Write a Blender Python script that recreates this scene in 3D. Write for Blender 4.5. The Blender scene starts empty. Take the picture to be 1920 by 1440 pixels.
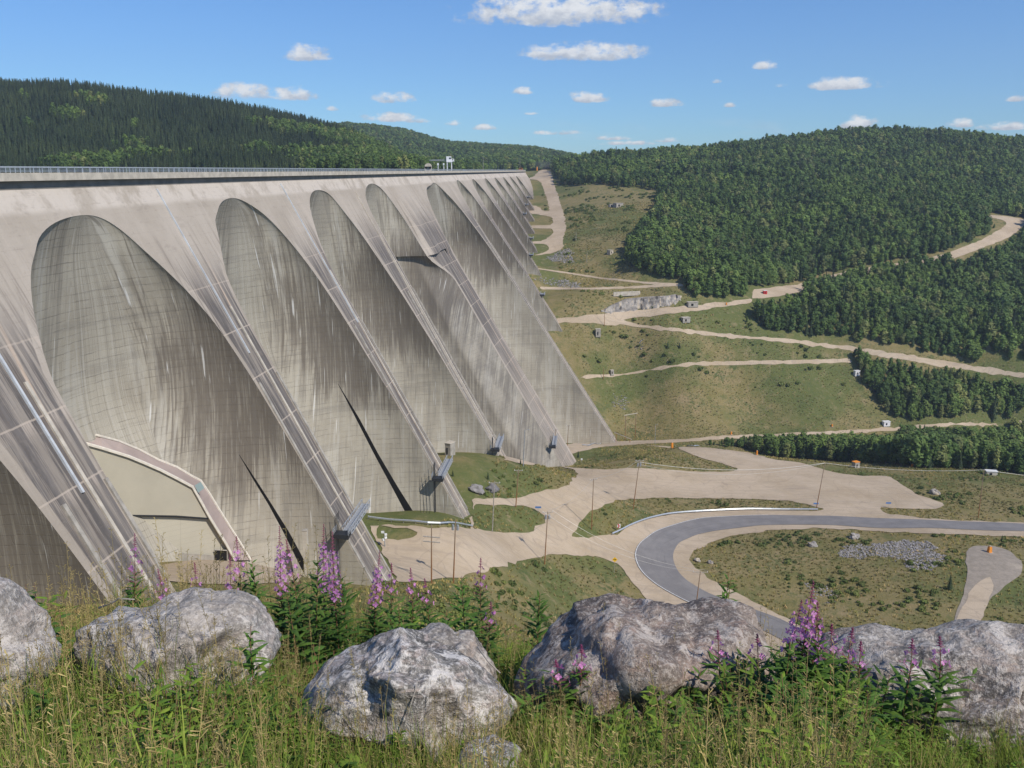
import bpy, math, random
import numpy as np
from mathutils import Vector, Matrix, Euler, noise as mnoise
from mathutils.geometry import delaunay_2d_cdt
random.seed(7); rng = np.random.RandomState(11)
C = bpy.context.scene.collection
SC = bpy.context.scene
R = math.radians
# ---------------------------------------------------------------- camera, light, exposure
FP = 1700.0; PX, PY = 960., 720.
PIT = math.atan(401/FP); CP, SP = math.cos(PIT), math.sin(PIT)
cam = bpy.data.cameras.new('camera'); camo = bpy.data.objects.new('camera', cam); C.objects.link(camo)
cam.sensor_width = 36.0; cam.lens = 36.0*FP/1920; cam.clip_start = 0.05; cam.clip_end = 20000
camo.location = (0, 0, 0); camo.rotation_euler = (math.pi/2-PIT, 0, 0)
SC.camera = camo
SC.view_settings.view_transform = 'Standard'; SC.view_settings.look = 'None'
SC.view_settings.gamma = 1.0; SC.view_settings.exposure = 0.12
EL, AZ = R(45), math.atan2(.74, -.67)
sdir = Vector((math.sin(AZ)*math.cos(EL), math.cos(AZ)*math.cos(EL), math.sin(EL)))
sl = bpy.data.lights.new('sun', 'SUN'); sl.energy = 4.1; sl.angle = R(.5); sl.color = (1, .93, .83)
so = bpy.data.objects.new('sun', sl); C.objects.link(so)
so.rotation_euler = (-sdir).to_track_quat('-Z', 'Y').to_euler()

class NT:                                   # tiny node helper
    def __init__(s, nt): s.nt = nt; s.n = nt.nodes; s.l = nt.links
    def put(s, sock, v):
        if isinstance(v, bpy.types.NodeSocket): s.l.new(v, sock)
        elif v is not None:
            if isinstance(v, (tuple, list)) and len(v) == 3 and sock.type == 'RGBA': v = (*v, 1)
            sock.default_value = v
    def m(s, op, a, b=None, c=None, clamp=False):
        n = s.n.new('ShaderNodeMath'); n.operation = op; n.use_clamp = clamp
        for i, v in enumerate((a, b, c)):
            if v is not None: s.put(n.inputs[i], v)
        return n.outputs[0]
    def vm(s, op, a, b=None):
        n = s.n.new('ShaderNodeVectorMath'); n.operation = op
        s.put(n.inputs[0], a)
        if b is not None: s.put(n.inputs[1], b)
        return n.outputs[0]
    def mix(s, f, a, b, bt='MIX'):
        n = s.n.new('ShaderNodeMix'); n.data_type = 'RGBA'; n.blend_type = bt
        s.put(n.inputs[0], f); s.put(n.inputs[6], a); s.put(n.inputs[7], b); return n.outputs[2]
    def noise(s, v, sc=1, det=4, ro=.55, dist=0):
        n = s.n.new('ShaderNodeTexNoise'); s.put(n.inputs['Vector'], v); n.inputs['Scale'].default_value = sc
        n.inputs['Detail'].default_value = det; n.inputs['Roughness'].default_value = ro; n.inputs['Distortion'].default_value = dist
        return n.outputs[0]
    def ss(s, v, a, b):                      # smooth 0..1 between a and b
        n = s.n.new('ShaderNodeMapRange'); n.interpolation_type = 'SMOOTHSTEP'
        s.put(n.inputs[0], v); s.put(n.inputs[1], a); s.put(n.inputs[2], b); return n.outputs[0]
    def geo(s, o='Position'): return s.n.new('ShaderNodeNewGeometry').outputs[o]
    def tc(s, o='Object'): return s.n.new('ShaderNodeTexCoord').outputs[o]
    def uv(s, name):
        n = s.n.new('ShaderNodeUVMap'); n.uv_map = name; return n.outputs[0]
    def rnd(s): return s.n.new('ShaderNodeObjectInfo').outputs['Random']
    def sep(s, v):
        n = s.n.new('ShaderNodeSeparateXYZ'); s.put(n.inputs[0], v); return n.outputs
    def comb(s, x, y, z=0.):
        n = s.n.new('ShaderNodeCombineXYZ'); s.put(n.inputs[0], x); s.put(n.inputs[1], y); s.put(n.inputs[2], z); return n.outputs[0]
    def bump(s, h, st=.3, d=.1):
        n = s.n.new('ShaderNodeBump'); n.inputs['Strength'].default_value = st; n.inputs['Distance'].default_value = d
        s.put(n.inputs['Height'], h); return n.outputs[0]

# world: sky with cumulus drifting over it
wd = bpy.data.worlds.new('World'); SC.world = wd; wd.use_nodes = True
w = NT(wd.node_tree); bg = w.n['Background']; bg.inputs[1].default_value = 0.105
sky = w.n.new('ShaderNodeTexSky'); sky.sky_type = 'NISHITA'; sky.sun_disc = False
sky.sun_elevation = EL; sky.sun_rotation = AZ; sky.air_density = 1.0; sky.dust_density = .3; sky.ozone_density = 2.2; sky.altitude = 400
gd = w.vm('NORMALIZE', w.tc('Generated')); gx, gy, gz = w.sep(gd)
az = w.m('ARCTAN2', gx, gy); el = w.m('ARCSINE', gz)
CL = [(1050, 18, 205, 34), (1105, 98, 120, 19), (1020, 97, 50, 14), (578, 100, 45, 17), (455, 172, 60, 16), (548, 176, 50, 15), (735, 183, 45, 12), (735, 220, 60, 10),
      (983, 170, 23, 8), (1100, 182, 42, 12), (1243, 193, 38, 9), (1433, 121, 25, 10), (1582, 157, 75, 13), (1608, 230, 38, 13), (1800, 231, 24, 9), (1880, 237, 42, 8),
      (1905, 185, 25, 6), (1342, 152, 14, 5), (1462, 160, 22, 5), (1370, 196, 18, 6), (625, 203, 20, 6), (850, 230, 22, 7), (910, 238, 35, 7), (1045, 248, 60, 6),
      (1250, 262, 50, 6), (1150, 258, 40, 6), (995, 212, 18, 4), (1180, 268, 80, 5), (780, 225, 35, 7)]
def azel(x, y):
    u = PY-y; F = FP*CP+u*SP; V = -FP*SP+u*CP; X = x-PX
    return math.atan2(X, F), math.atan2(V, math.hypot(X, F))
nv = w.comb(w.m('MULTIPLY', az, 1.), w.m('MULTIPLY', el, 1.5), 0.)
n1 = w.noise(nv, 52, 8, .62); n2 = w.noise(w.vm('ADD', nv, (3.1, .02, 0)), 60, 5, .6)
field = None; low = None
for i, (x, y, wx, wy) in enumerate(CL):
    a, e = azel(x, y+wy*.45); hw = wx/1740; hh = wy*1.55/1740
    dx = w.m('MULTIPLY', w.m('SUBTRACT', az, a), 1/hw)
    dy = w.m('MULTIPLY', w.m('SUBTRACT', el, e), 1/hh)
    dn = w.m('MULTIPLY', w.m('MINIMUM', dy, 0.), 2.3)      # flat bases
    dyy = w.m('ADD', dy, dn)
    d2 = w.m('ADD', w.m('MULTIPLY', dx, dx), w.m('MULTIPLY', dyy, dyy))
    b = w.m('SUBTRACT', 1. if wy > 7.5 else .72, d2)
    sh = w.m('MULTIPLY', w.m('MAXIMUM', b, 0.), dy)
    field = b if field is None else w.m('MAXIMUM', field, b)
    low = sh if low is None else w.m('ADD', low, sh)
body = w.m('ADD', w.m('MULTIPLY', field, 1.05), w.m('MULTIPLY', w.m('SUBTRACT', n1, .5), 3.6))
mask = w.ss(body, .05, 1.0)
mask = w.m('MULTIPLY', mask, w.ss(field, -.25, .25))
veil = w.m('MULTIPLY', w.ss(w.noise(w.comb(w.m('MULTIPLY', az, .5), w.m('MULTIPLY', el, 2.4), 1.), 14, 5, .6), .58, .85), w.m('MULTIPLY', w.ss(el, .09, .03), .35))
shade = w.ss(w.m('ADD', w.m('MULTIPLY', low, 1.0), w.m('MULTIPLY', w.m('SUBTRACT', n2, .5), 1.6)), -.25, .45)
ccol = w.mix(shade, (4.6, 4.9, 5.4), (8.2, 8.2, 8.1))
skyc = w.mix(1., sky.outputs[0], (.50, .79, 1.15), 'MULTIPLY')
col = w.mix(w.m('MAXIMUM', w.m('MULTIPLY', mask, .93), veil), skyc, ccol)
w.l.new(col, bg.inputs[0])

# ---------------------------------------------------------------- helpers
def tag(o, label=None, cat=None, group=None, kind=None):
    if label: o['label'] = label
    if cat: o['category'] = cat
    if group: o['group'] = group
    if kind: o['kind'] = kind
    return o
def empty(name, loc, label, cat, group=None, rz=0.):
    o = bpy.data.objects.new(name, None); C.objects.link(o); o.location = loc; o.rotation_euler = (0, 0, rz)
    o.empty_display_size = .5
    return tag(o, label, cat, group)
def mk(name, v, f, mat, parent=None, smooth=False, uvs=None, link=True, mats=None, midx=None):
    me = bpy.data.meshes.new(name)
    v = np.asarray(v, dtype=np.float64).reshape(-1, 3)
    me.from_pydata([tuple(x) for x in v], [], [tuple(int(i) for i in q) for q in f])
    for m_ in (mats or [mat]): me.materials.append(m_)
    if midx is not None: me.polygons.foreach_set('material_index', np.asarray(midx, dtype=np.int32))
    if uvs:
        vi = np.empty(len(me.loops), dtype=np.int32); me.loops.foreach_get('vertex_index', vi)
        for k, uv in uvs.items():
            L = me.uv_layers.new(name=k); L.data.foreach_set('uv', np.asarray(uv, dtype=np.float32)[vi].ravel())
    if smooth: me.polygons.foreach_set('use_smooth', np.ones(len(me.polygons), dtype=bool))
    me.update()
    o = bpy.data.objects.new(name, me)
    if link: C.objects.link(o)
    if parent: o.parent = parent
    return o
def copy_tree(o, **kw):
    c = o.copy(); C.objects.link(c)
    for ch in list(o.children):
        d = ch.copy(); C.objects.link(d); d.parent = c
        for g in ch.children:
            e = g.copy(); C.objects.link(e); e.parent = d
    return c
class MB:                                   # mesh collector
    def __init__(s): s.v = []; s.f = []
    def add(s, v, f):
        b = len(s.v); s.v += [tuple(x) for x in v]; s.f += [tuple(i+b for i in q) for q in f]
    def box(s, c, d, rz=0., M=None, taper=1.):
        x, y, z = (t/2 for t in d); vs = []
        for sz in (-1, 1):
            k = taper if sz > 0 else 1
            for sx, sy in ((-1, -1), (1, -1), (1, 1), (-1, 1)): vs.append(Vector((sx*x*k, sy*y*k, sz*z)))
        rm = (M if M else Matrix.Rotation(rz, 3, 'Z'))
        vs = [rm @ q + Vector(c) for q in vs]
        s.add(vs, [(3, 2, 1, 0), (4, 5, 6, 7), (0, 1, 5, 4), (1, 2, 6, 5), (2, 3, 7, 6), (3, 0, 4, 7)])
    def bar(s, a, b, r, n=6, r2=None, cap=True):
        a, b = Vector(a), Vector(b); d = b-a
        if d.length < 1e-6: return
        q = d.to_track_quat('Z', 'Y'); r2 = r if r2 is None else r2; vs = []
        for p, rr in ((a, r), (b, r2)):
            for i in range(n):
                t = 2*math.pi*i/n; vs.append(p+q @ Vector((rr*math.cos(t), rr*math.sin(t), 0)))
        f = [(i, (i+1) % n, n+(i+1) % n, n+i) for i in range(n)]
        if cap: f += [tuple(range(n-1, -1, -1)), tuple(range(n, 2*n))]
        s.add(vs, f)
    def tube(s, pts, rs, n=6):
        pts = [Vector(p) for p in pts]; b = len(s.v)
        for i, p in enumerate(pts):
            d = (pts[min(i+1, len(pts)-1)]-pts[max(i-1, 0)]); q = d.to_track_quat('Z', 'Y'); rr = rs[i] if hasattr(rs, '__len__') else rs
            for j in range(n):
                t = 2*math.pi*j/n; s.v.append(tuple(p+q @ Vector((rr*math.cos(t), rr*math.sin(t), 0))))
        for i in range(len(pts)-1):
            for j in range(n): s.f.append((b+i*n+j, b+i*n+(j+1) % n, b+(i+1)*n+(j+1) % n, b+(i+1)*n+j))
        s.f.append(tuple(b+j for j in range(n-1, -1, -1))); s.f.append(tuple(b+(len(pts)-1)*n+j for j in range(n)))
    def build(s, name, mat, parent=None, smooth=False): return mk(name, s.v, s.f, mat, parent, smooth)

_perm = rng.rand(4096)
def vnoise(x, y, seed=0):
    x = np.asarray(x, float); y = np.asarray(y, float); xi = np.floor(x).astype(int); yi = np.floor(y).astype(int)
    fx = x-xi; fy = y-yi; fx = fx*fx*(3-2*fx); fy = fy*fy*(3-2*fy)
    h = lambda a, b: _perm[((a*73856093) ^ (b*19349663) ^ (seed*83492791)) & 4095]
    return (h(xi, yi)*(1-fx)+h(xi+1, yi)*fx)*(1-fy)+(h(xi, yi+1)*(1-fx)+h(xi+1, yi+1)*fx)*fy*1. - .5
def ray(x, y):
    u = PY-y; F = FP*CP+u*SP; V = -FP*SP+u*CP; return np.array([(x-PX)/F, 1., V/F])
def proj(P):
    P = np.asarray(P, float); X, Y, Z = P[..., 0], P[..., 1], P[..., 2]
    zc = Y*CP-Z*SP; yc = Y*SP+Z*CP; return PX+FP*X/zc, PY-FP*yc/zc

# ---------------------------------------------------------------- dam coordinates (s along, W downstream, H below eye)
PHI = math.atan(160/(FP/CP)); DD = 97.5; SPH, CPH = math.sin(PHI), math.cos(PHI)
def dp(s, W, H):
    s = np.asarray(s, float); W = np.asarray(W, float); H = np.asarray(H, float); s, W, H = np.broadcast_arrays(s, W, H)
    return np.stack([-(DD-W)*CPH+s*SPH, s*CPH+(DD-W)*SPH, -H], -1)
def sw(x, y): return x*SPH+y*CPH, DD+x*CPH-y*SPH         # world -> (s, W)
KS = [0, 195, 270, 345, 425, 480, 590, 660, 1300]; KV = [.50, .51, .53, .535, .562, .60, .645, .65, .65]
def kk(s): return np.interp(s, KS, KV)

# ---------------------------------------------------------------- terrain
def ctl(x, y, H):
    r = ray(x, y); t = H/-r[2]; return (r[0]*t, t, -H)
def rdg(x, y, Z, up=13):
    r = ray(x, y); return (r[0]*Z, Z, r[2]*Z-up)
CT = [ctl(*q) for q in [(760, 1100, 95), (760, 1030, 104), (870, 985, 107), (1000, 960, 118), (1030, 1010, 125), (1100, 1030, 132), (1200, 1040, 137), (1240, 1100, 139),
    (1400, 1150, 141), (1300, 1000, 139), (1500, 980, 140), (1900, 990, 141), (1300, 900, 140), (1500, 900, 141), (1700, 940, 142), (1100, 900, 135.5), (1400, 860, 142),
    (1200, 856, 138), (1040, 860, 149), (1100, 880, 138), (940, 862, 111), (990, 890, 115), (1000, 872, 144), (1060, 885, 132), (900, 930, 112), (960, 935, 117),
    (1080, 835, 160), (1180, 830, 172), (1285, 825, 175), (1605, 810, 178), (1680, 804, 178), (1920, 798, 181), (1300, 838, 143), (1450, 862, 143), (1700, 890, 145),
    (1880, 880, 148), (1150, 790, 172), (1200, 740, 158), (1400, 740, 158), (1600, 740, 158), (1100, 707, 144), (1250, 690, 139), (1400, 683, 138), (1580, 677, 138),
    (1030, 606, 110), (1125, 605, 110), (1250, 616, 113), (1480, 640, 124), (1600, 654, 130), (1700, 668, 134), (1920, 704, 146), (1367, 570, 100), (1280, 560, 96),
    (1200, 545, 92), (1018, 540, 92), (1106, 542, 90), (1280, 535, 86), (1007, 504, 82), (1132, 522, 86), (1030, 470, 70), (1062, 430, 56), (1045, 400, 45),
    (1150, 400, 43), (1150, 460, 64), (1200, 520, 82), (1240, 356, 22), (1100, 348, 18), (1300, 450, 62), (1500, 533, 98), (1782, 478, 75), (1840, 455, 66),
    (1890, 415, 50), (1600, 620, 118), (1750, 600, 117), (1900, 600, 118), (1900, 500, 85), (1600, 400, 42), (1500, 1100, 140), (1700, 1040, 137), (1850, 1050, 134.5),
    (1820, 1180, 138), (1400, 1060, 139), (1900, 1150, 138), (1000, 1080, 122), (850, 1100, 104), (1100, 1200, 130), (950, 1150, 112), (330, 1060, 78), (400, 1058, 80), (470, 1050, 85), (620, 1040, 95), (560, 1075, 88)]]
CT += [rdg(*q) for q in [(1150, 285, 1300), (1300, 288, 1300), (1400, 272, 1350), (1500, 262, 1400), (1620, 243, 1450), (1750, 243, 1500), (1920, 258, 1500)]]
CT += [(q[0]*1.25, q[1]*1.25, 0) for q in [rdg(1150, 285, 1400), rdg(1500, 262, 1600), rdg(1920, 258, 1700)]]
CT += [(30, 1500, -2), (60, 1500, -1), (60, 2600, 5), (900, 2600, -5), (1500, 1500, 20), (1300, 700, -90), (800, 500, -150), (600, 300, -145), (400, 200, -140), (700, 800, -90), (620, 1050, -45)]
CT += [(52, 1180, -24), (56, 1290, -5), (45, 1290, -8), (48, 1110, -28), (30, 1215, -20)]
CT += [(X, Z, -H) for X, Z, H in [(120, 510, 166), (330, 540, 172), (500, 560, 175), (-10, 100, 66), (20, 100, 68), (60, 100, 75), (-30, 60, 42), (-53, 118, 60), (-60, 100, 52),
    (-38, 80, 45), (100, 100, 85), (150, 150, 120), (200, 200, 138), (0, 150, 88), (50, 180, 115), (-75, 118, 60), (-45, 192, 92), (0, 40, 30), (-30, 30, 24),
    (40, 40, 33), (100, 40, 50), (0, 10, 7), (-10, 10, 7), (10, 10, 7), (200, 60, 110), (-60, 60, 40), (-80, 90, 46)]]
for s_, H_ in [(196, 96), (240, 98), (272, 108), (310, 108), (352, 113), (400, 140), (451, 151), (500, 160), (584, 177), (662, 110), (700, 95), (742, 78), (817, 69), (889, 59), (963, 51), (1040, 43), (1115, 33), (1238, 13)]:
    for dw in ((0, -30) if s_ < 1200 else (0,)): CT.append(tuple(dp(s_, kk(s_)*H_+dw, H_)))
CT = np.array(CT)
def mq(dx, dy): return np.sqrt(dx*dx+dy*dy+400.)
_n = len(CT); A_ = mq(CT[:, None, 0]-CT[None, :, 0], CT[:, None, 1]-CT[None, :, 1]); P_ = np.c_[np.ones(_n), CT[:, :2]/1000]
M_ = np.block([[A_-np.eye(_n)*.5, P_], [P_.T, np.zeros((3, 3))]]); W_ = np.linalg.solve(M_, np.r_[CT[:, 2], 0, 0, 0])
def sstep(a, b, x): t = np.clip((x-a)/(b-a), 0, 1); return t*t*(3-2*t)
def G(x, y):                                # height of the ground
    x = np.asarray(x, float); y = np.asarray(y, float); shp = np.broadcast(x, y).shape
    x = np.broadcast_to(x, shp).ravel(); y = np.broadcast_to(y, shp).ravel(); z = np.empty(len(x))
    for i in range(0, len(x), 20000):
        a, b = x[i:i+20000], y[i:i+20000]
        z[i:i+20000] = mq(a[:, None]-CT[None, :, 0], b[:, None]-CT[None, :, 1]) @ W_[:_n] + W_[_n]+W_[_n+1]*a/1000+W_[_n+2]*b/1000
    z += vnoise(x/23, y/23)*(1.-.65*sstep(420, 560, y))*sstep(60, 150, y)+vnoise(x/70, y/70, 5)*4*sstep(900, 1300, y)
    near = -(1.1+.43*np.minimum(y, 6.4)+.78*np.maximum(y-6.4, 0)+.02*np.abs(x)+vnoise(x/1.3, y/1.3, 2)*.16*(y < 30))
    t = sstep(12, 34, y); z = near*(1-t)+z*t
    return z.reshape(shp)
_tm = 3*1.006**np.arange(0, 1130)
def hit(px, py):                            # where the sightline through a point of the survey meets the ground
    r = ray(px, py); P = r[None]*_tm[:, None]; P = P[_tm > 20]
    d = P[:, 2]-G(P[:, 0], P[:, 1]); k = np.where(d < 0)[0]
    if len(k) == 0 or k[0] == 0: q = P[-1 if len(k) == 0 else 0]; return Vector(q)
    i = k[0]; t = d[i-1]/(d[i-1]-d[i]); q = P[i-1]*(1-t)+P[i]*t; return Vector(q)
# ---------------------------------------------------------------- materials
def mat(name, fn, rough=.85, spec=.3):
    m = bpy.data.materials.new(name); m.use_nodes = True; t = NT(m.node_tree); b = t.n['Principled BSDF']
    b.inputs['Roughness'].default_value = rough; b.inputs['Specular IOR Level'].default_value = spec
    r = fn(t, b)
    if r is not None: t.put(b.inputs['Base Color'], r)
    return m
def flat(name, col, rough=.6, var=.12, sc=3., metal=0.):
    def fn(t, b):
        b.inputs['Metallic'].default_value = metal
        n = t.noise(t.tc('Object'), sc, 5, .6)
        c = tuple(x*(1-var*2) for x in col); d = tuple(min(1, x*(1+var*1.5)) for x in col)
        return t.mix(t.ss(n, .3, .7), c, d)
    return mat(name, fn, rough)
def f_ground(t, b):
    p = t.geo(); x, y, z = t.sep(p)
    big = t.noise(p, .012, 5, .62); mid = t.noise(t.vm('ADD', p, (90, 30, 0)), .06, 6, .66); fine = t.noise(p, .45, 5, .7); fn2 = t.noise(p, 1.6, 3, .7)
    c = t.mix(t.ss(mid, .40, .62), (.205, .175, .070), (.29, .225, .112))
    c = t.mix(t.ss(big, .47, .58), c, (.125, .140, .046))
    c = t.mix(t.ss(t.m('ADD', t.m('MULTIPLY', mid, .6), t.m('MULTIPLY', fine, .5)), .57, .66), c, (.085, .110, .036))
    c = t.mix(t.m('MULTIPLY', t.ss(fine, .52, .75), .55), c, (.34, .265, .15))
    c = t.mix(t.m('MULTIPLY', t.ss(fn2, .45, .75), .4), c, (.11, .11, .045))
    c = t.mix(t.m('MULTIPLY', t.ss(t.noise(p, .16, 6, .8), .50, .64), .55), c, (.085, .115, .035)); c = t.mix(t.m('MULTIPLY', t.ss(t.noise(t.vm('ADD', p, (50, 7, 0)), .11, 6, .8), .54, .66), .5), c, (.34, .255, .15))
    st = t.m('MULTIPLY', t.ss(t.noise(p, .9, 4, .8), .66, .72), t.ss(t.noise(p, .03, 3, .6), .5, .62))
    c = t.mix(st, c, (.36, .33, .30))
    nb = t.bump(t.m('ADD', fine, fn2), .5, .9); t.l.new(nb, b.inputs['Normal'])
    near = t.ss(y, 9, 40)
    soil = t.mix(t.ss(t.noise(p, 9, 5, .7), .4, .6), (.05, .045, .02), (.12, .095, .05))
    return t.mix(near, soil, c)
M = {}
M['ground'] = mat('ground_grass', f_ground, .95, .1)
def f_floor(t, b):
    n = t.noise(t.geo(), .08, 5, .7); return t.mix(t.ss(n, .35, .65), (.014, .026, .012), (.035, .055, .02))
M['floor'] = mat('forest_floor', f_floor, .95, .05)
def f_gravel(t, b):
    p = t.geo(); n = t.noise(p, .035, 5, .65); q = t.noise(p, .5, 5, .75); k = t.noise(p, 4, 3, .8)
    c = t.mix(t.ss(n, .35, .65), (.42, .33, .225), (.515, .415, .30))
    c = t.mix(t.m('MULTIPLY', t.ss(q, .45, .75), .35), c, (.57, .475, .36))
    c = t.mix(t.m('MULTIPLY', t.ss(k, .5, .8), .3), c, (.27, .21, .16))
    trk = t.noise(t.vm('MULTIPLY', p, (.05, .6, 0)), 1., 4, .6)
    c = t.mix(t.m('MULTIPLY', t.ss(trk, .5, .62), .32), c, (.33, .27, .21))
    for sc_, of in ((.028, 0), (.045, 40)):
        tk = t.noise(t.vm('ADD', p, (of, 0, 0)), sc_, 1.5, .4, .6)
        tl = t.ss(t.m('ABSOLUTE', t.m('SUBTRACT', t.m('FRACT', t.m('MULTIPLY', tk, 9.)), .5)), .06, .015); c = t.mix(t.m('MULTIPLY', tl, t.m('MULTIPLY', t.ss(q, .3, .6), .38)), c, (.30, .24, .185))
    ed = t.noise(p, .11, 6, .75); c = t.mix(t.m('MULTIPLY', t.ss(ed, .56, .70), .4), c, (.36, .30, .22))
    t.l.new(t.bump(t.m('ADD', q, k), .5, .3), b.inputs['Normal'])
    return c
M['gravel'] = mat('gravel', f_gravel, .95, .1)
def f_gravel2(t, b):
    p = t.geo(); q = t.noise(p, .4, 6, .75); c = t.mix(t.ss(q, .35, .65), (.26, .225, .18), (.34, .29, .235))
    t.l.new(t.bump(q, .6, .4), b.inputs['Normal']); return c
M['gravel_grey'] = mat('gravel_grey', f_gravel2, .95, .1)
def f_asph(t, b):
    u = t.sep(t.uv('road')); p = t.geo(); q = t.noise(p, .15, 5, .7); k = t.noise(p, 2.5, 4, .8)
    ln = t.noise(t.comb(t.m('MULTIPLY', u[0], 14), t.m('MULTIPLY', u[1], .8)), 1., 4, .6)
    c = t.mix(t.ss(q, .3, .7), (.185, .175, .17), (.235, .222, .212))
    c = t.mix(t.m('MULTIPLY', t.ss(ln, .5, .72), .5), c, (.13, .125, .125))
    c = t.mix(t.m('MULTIPLY', t.ss(k, .55, .8), .25), c, (.30, .28, .26))
    return c
M['asphalt'] = mat('asphalt', f_asph, .9, .2)
M['paint'] = flat('road_paint', (.62, .61, .58), .7, .15, 2)
def f_arch(t, b):
    uv = t.uv('m'); un = t.uv('n'); u, v, _ = t.sep(uv); tt, hh, _ = t.sep(un)
    oi = t.m('MULTIPLY', t.rnd(), 400.)
    q = t.comb(u, v, oi)
    wob = t.noise(q, .12, 3, .6); wob2 = t.noise(q, .45, 3, .6)
    vv = t.m('ADD', v, t.m('ADD', t.m('MULTIPLY', wob, .9), t.m('MULTIPLY', wob2, .35)))
    br = t.n.new('ShaderNodeTexBrick'); t.put(br.inputs['Vector'], t.comb(t.m('ADD', u, t.m('MULTIPLY', wob2, .8)), vv)); br.inputs['Scale'].default_value = 1.
    br.inputs['Brick Width'].default_value = 4.2; br.inputs['Row Height'].default_value = 1.75; br.inputs['Mortar Size'].default_value = .07
    br.inputs['Mortar Smooth'].default_value = .35; br.inputs['Bias'].default_value = 0.
    br.inputs['Color1'].default_value = (0, 0, 0, 1); br.inputs['Color2'].default_value = (1, 1, 1, 1); br.inputs['Mortar'].default_value = (0, 0, 0, 1)
    tone = t.noise(q, .055, 4, .6)
    c = t.mix(t.ss(tone, .35, .65), (.335, .30, .236), (.415, .377, .30))
    c = t.mix(t.m('MULTIPLY', br.outputs[0], .08), c, (.26, .248, .21))
    fine = t.noise(q, 1.2, 5, .7); c = t.mix(t.m('MULTIPLY', t.ss(fine, .4, .7), .25), c, (.40, .38, .33))
    lf = t.ss(t.noise(t.comb(t.m('MULTIPLY', u, .25), t.m('MULTIPLY', v, .8), oi), 1., 3, .7), .36, .56)
    # each lift ends in a broken dark joint
    c = t.mix(t.m('MULTIPLY', t.m('MULTIPLY', br.outputs[1], lf), .03), c, (.12, .112, .098))
    rj = t.ss(t.m('ABSOLUTE', t.m('SUBTRACT', t.m('FRACT', t.m('DIVIDE', vv, 1.75)), 0.)), .085, .02)
    lf2 = t.ss(t.noise(t.comb(t.m('MULTIPLY', u, .16), t.m('MULTIPLY', v, .57), t.m('ADD', oi, 3.)), 1., 4, .75), .42, .60)
    c = t.mix(t.m('MULTIPLY', t.m('MULTIPLY', rj, lf2), .75), c, (.085, .078, .066))
    ps, pw, _ = t.sep(t.uv('p')); side = t.ss(tt, .55, .72); us = t.m('ADD', t.m('MULTIPLY', ps, t.m('SUBTRACT', 1., side)), t.m('MULTIPLY', pw, t.m('MULTIPLY', side, -1.)))
    s4 = t.noise(t.comb(t.m('MULTIPLY', us, .22), t.m('MULTIPLY', v, .010), t.m('ADD', oi, 77.)), 1., 4, .75)
    c = t.mix(t.m('MULTIPLY', t.ss(s4, .52, .60), .45), c, (.48, .455, .395)); c = t.mix(t.m('MULTIPLY', t.ss(s4, .47, .40), .40), c, (.19, .175, .15))
    lay = t.noise(t.comb(t.m('MULTIPLY', u, .02), t.m('MULTIPLY', v, .22), t.m('ADD', oi, 91.)), 1., 4, .7); c = t.mix(t.m('MULTIPLY', t.ss(lay, .54, .64), .28), c, (.20, .185, .16))
    # run-off streaks, strongest near the far springing and under the crown
    s1 = t.noise(t.comb(t.m('MULTIPLY', us, .9), t.m('MULTIPLY', v, .035), oi), 1., 5, .7)
    s2 = t.noise(t.comb(t.m('MULTIPLY', us, .12), t.m('MULTIPLY', v, .02), oi), 1., 3, .6)
    s3 = t.noise(t.comb(t.m('MULTIPLY', us, 2.6), t.m('MULTIPLY', v, .06), t.m('ADD', oi, 7.)), 1., 4, .7)
    hot = t.m('MULTIPLY', t.ss(tt, .60, .92), t.ss(t.m('ABSOLUTE', t.m('SUBTRACT', hh, t.m('ADD', 34., t.m('MULTIPLY', s2, 30.)))), 34., 8.))
    crown = t.m('MULTIPLY', t.ss(hh, 40., 9.), .55)
    k = t.m('ADD', t.m('MULTIPLY', hot, .24), t.m('MULTIPLY', crown, .16))
    a = t.ss(t.m('ADD', t.m('ADD', t.m('MULTIPLY', s1, .75), t.m('MULTIPLY', s2, .25)), k), .55, .72)
    c = t.mix(t.m('MULTIPLY', a, .55), c, (.15, .13, .105))
    a2 = t.ss(t.m('ADD', s3, k), .60, .74); c = t.mix(t.m('MULTIPLY', a2, .6), c, (.115, .095, .075))
    w1 = t.noise(t.comb(t.m('MULTIPLY', us, 1.7), t.m('MULTIPLY', v, .055), t.m('ADD', oi, 31.)), 1., 2, .5)
    c = t.mix(t.m('MULTIPLY', t.ss(w1, .675, .72), .7), c, (.66, .65, .61))
    w2 = t.noise(t.comb(t.m('MULTIPLY', us, 1.2), t.m('MULTIPLY', v, .1), t.m('ADD', oi, 51.)), 1., 3, .6)
    c = t.mix(t.m('MULTIPLY', t.ss(w2, .62, .74), .30), c, (.52, .50, .44))
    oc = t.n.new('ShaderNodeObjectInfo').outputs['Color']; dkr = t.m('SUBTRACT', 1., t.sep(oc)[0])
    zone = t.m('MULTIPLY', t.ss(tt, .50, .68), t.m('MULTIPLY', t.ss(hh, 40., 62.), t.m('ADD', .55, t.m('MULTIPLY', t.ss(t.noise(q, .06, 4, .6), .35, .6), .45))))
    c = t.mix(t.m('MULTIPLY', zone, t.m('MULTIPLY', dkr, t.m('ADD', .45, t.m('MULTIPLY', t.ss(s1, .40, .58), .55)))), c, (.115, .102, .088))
    hgt = t.m('SUBTRACT', t.m('MULTIPLY', fine, .15), t.m('MULTIPLY', br.outputs[1], .12))
    t.l.new(t.bump(hgt, .55, .35), b.inputs['Normal'])
    return c
M['arch'] = mat('arch_concrete', f_arch, .92, .15)
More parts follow.
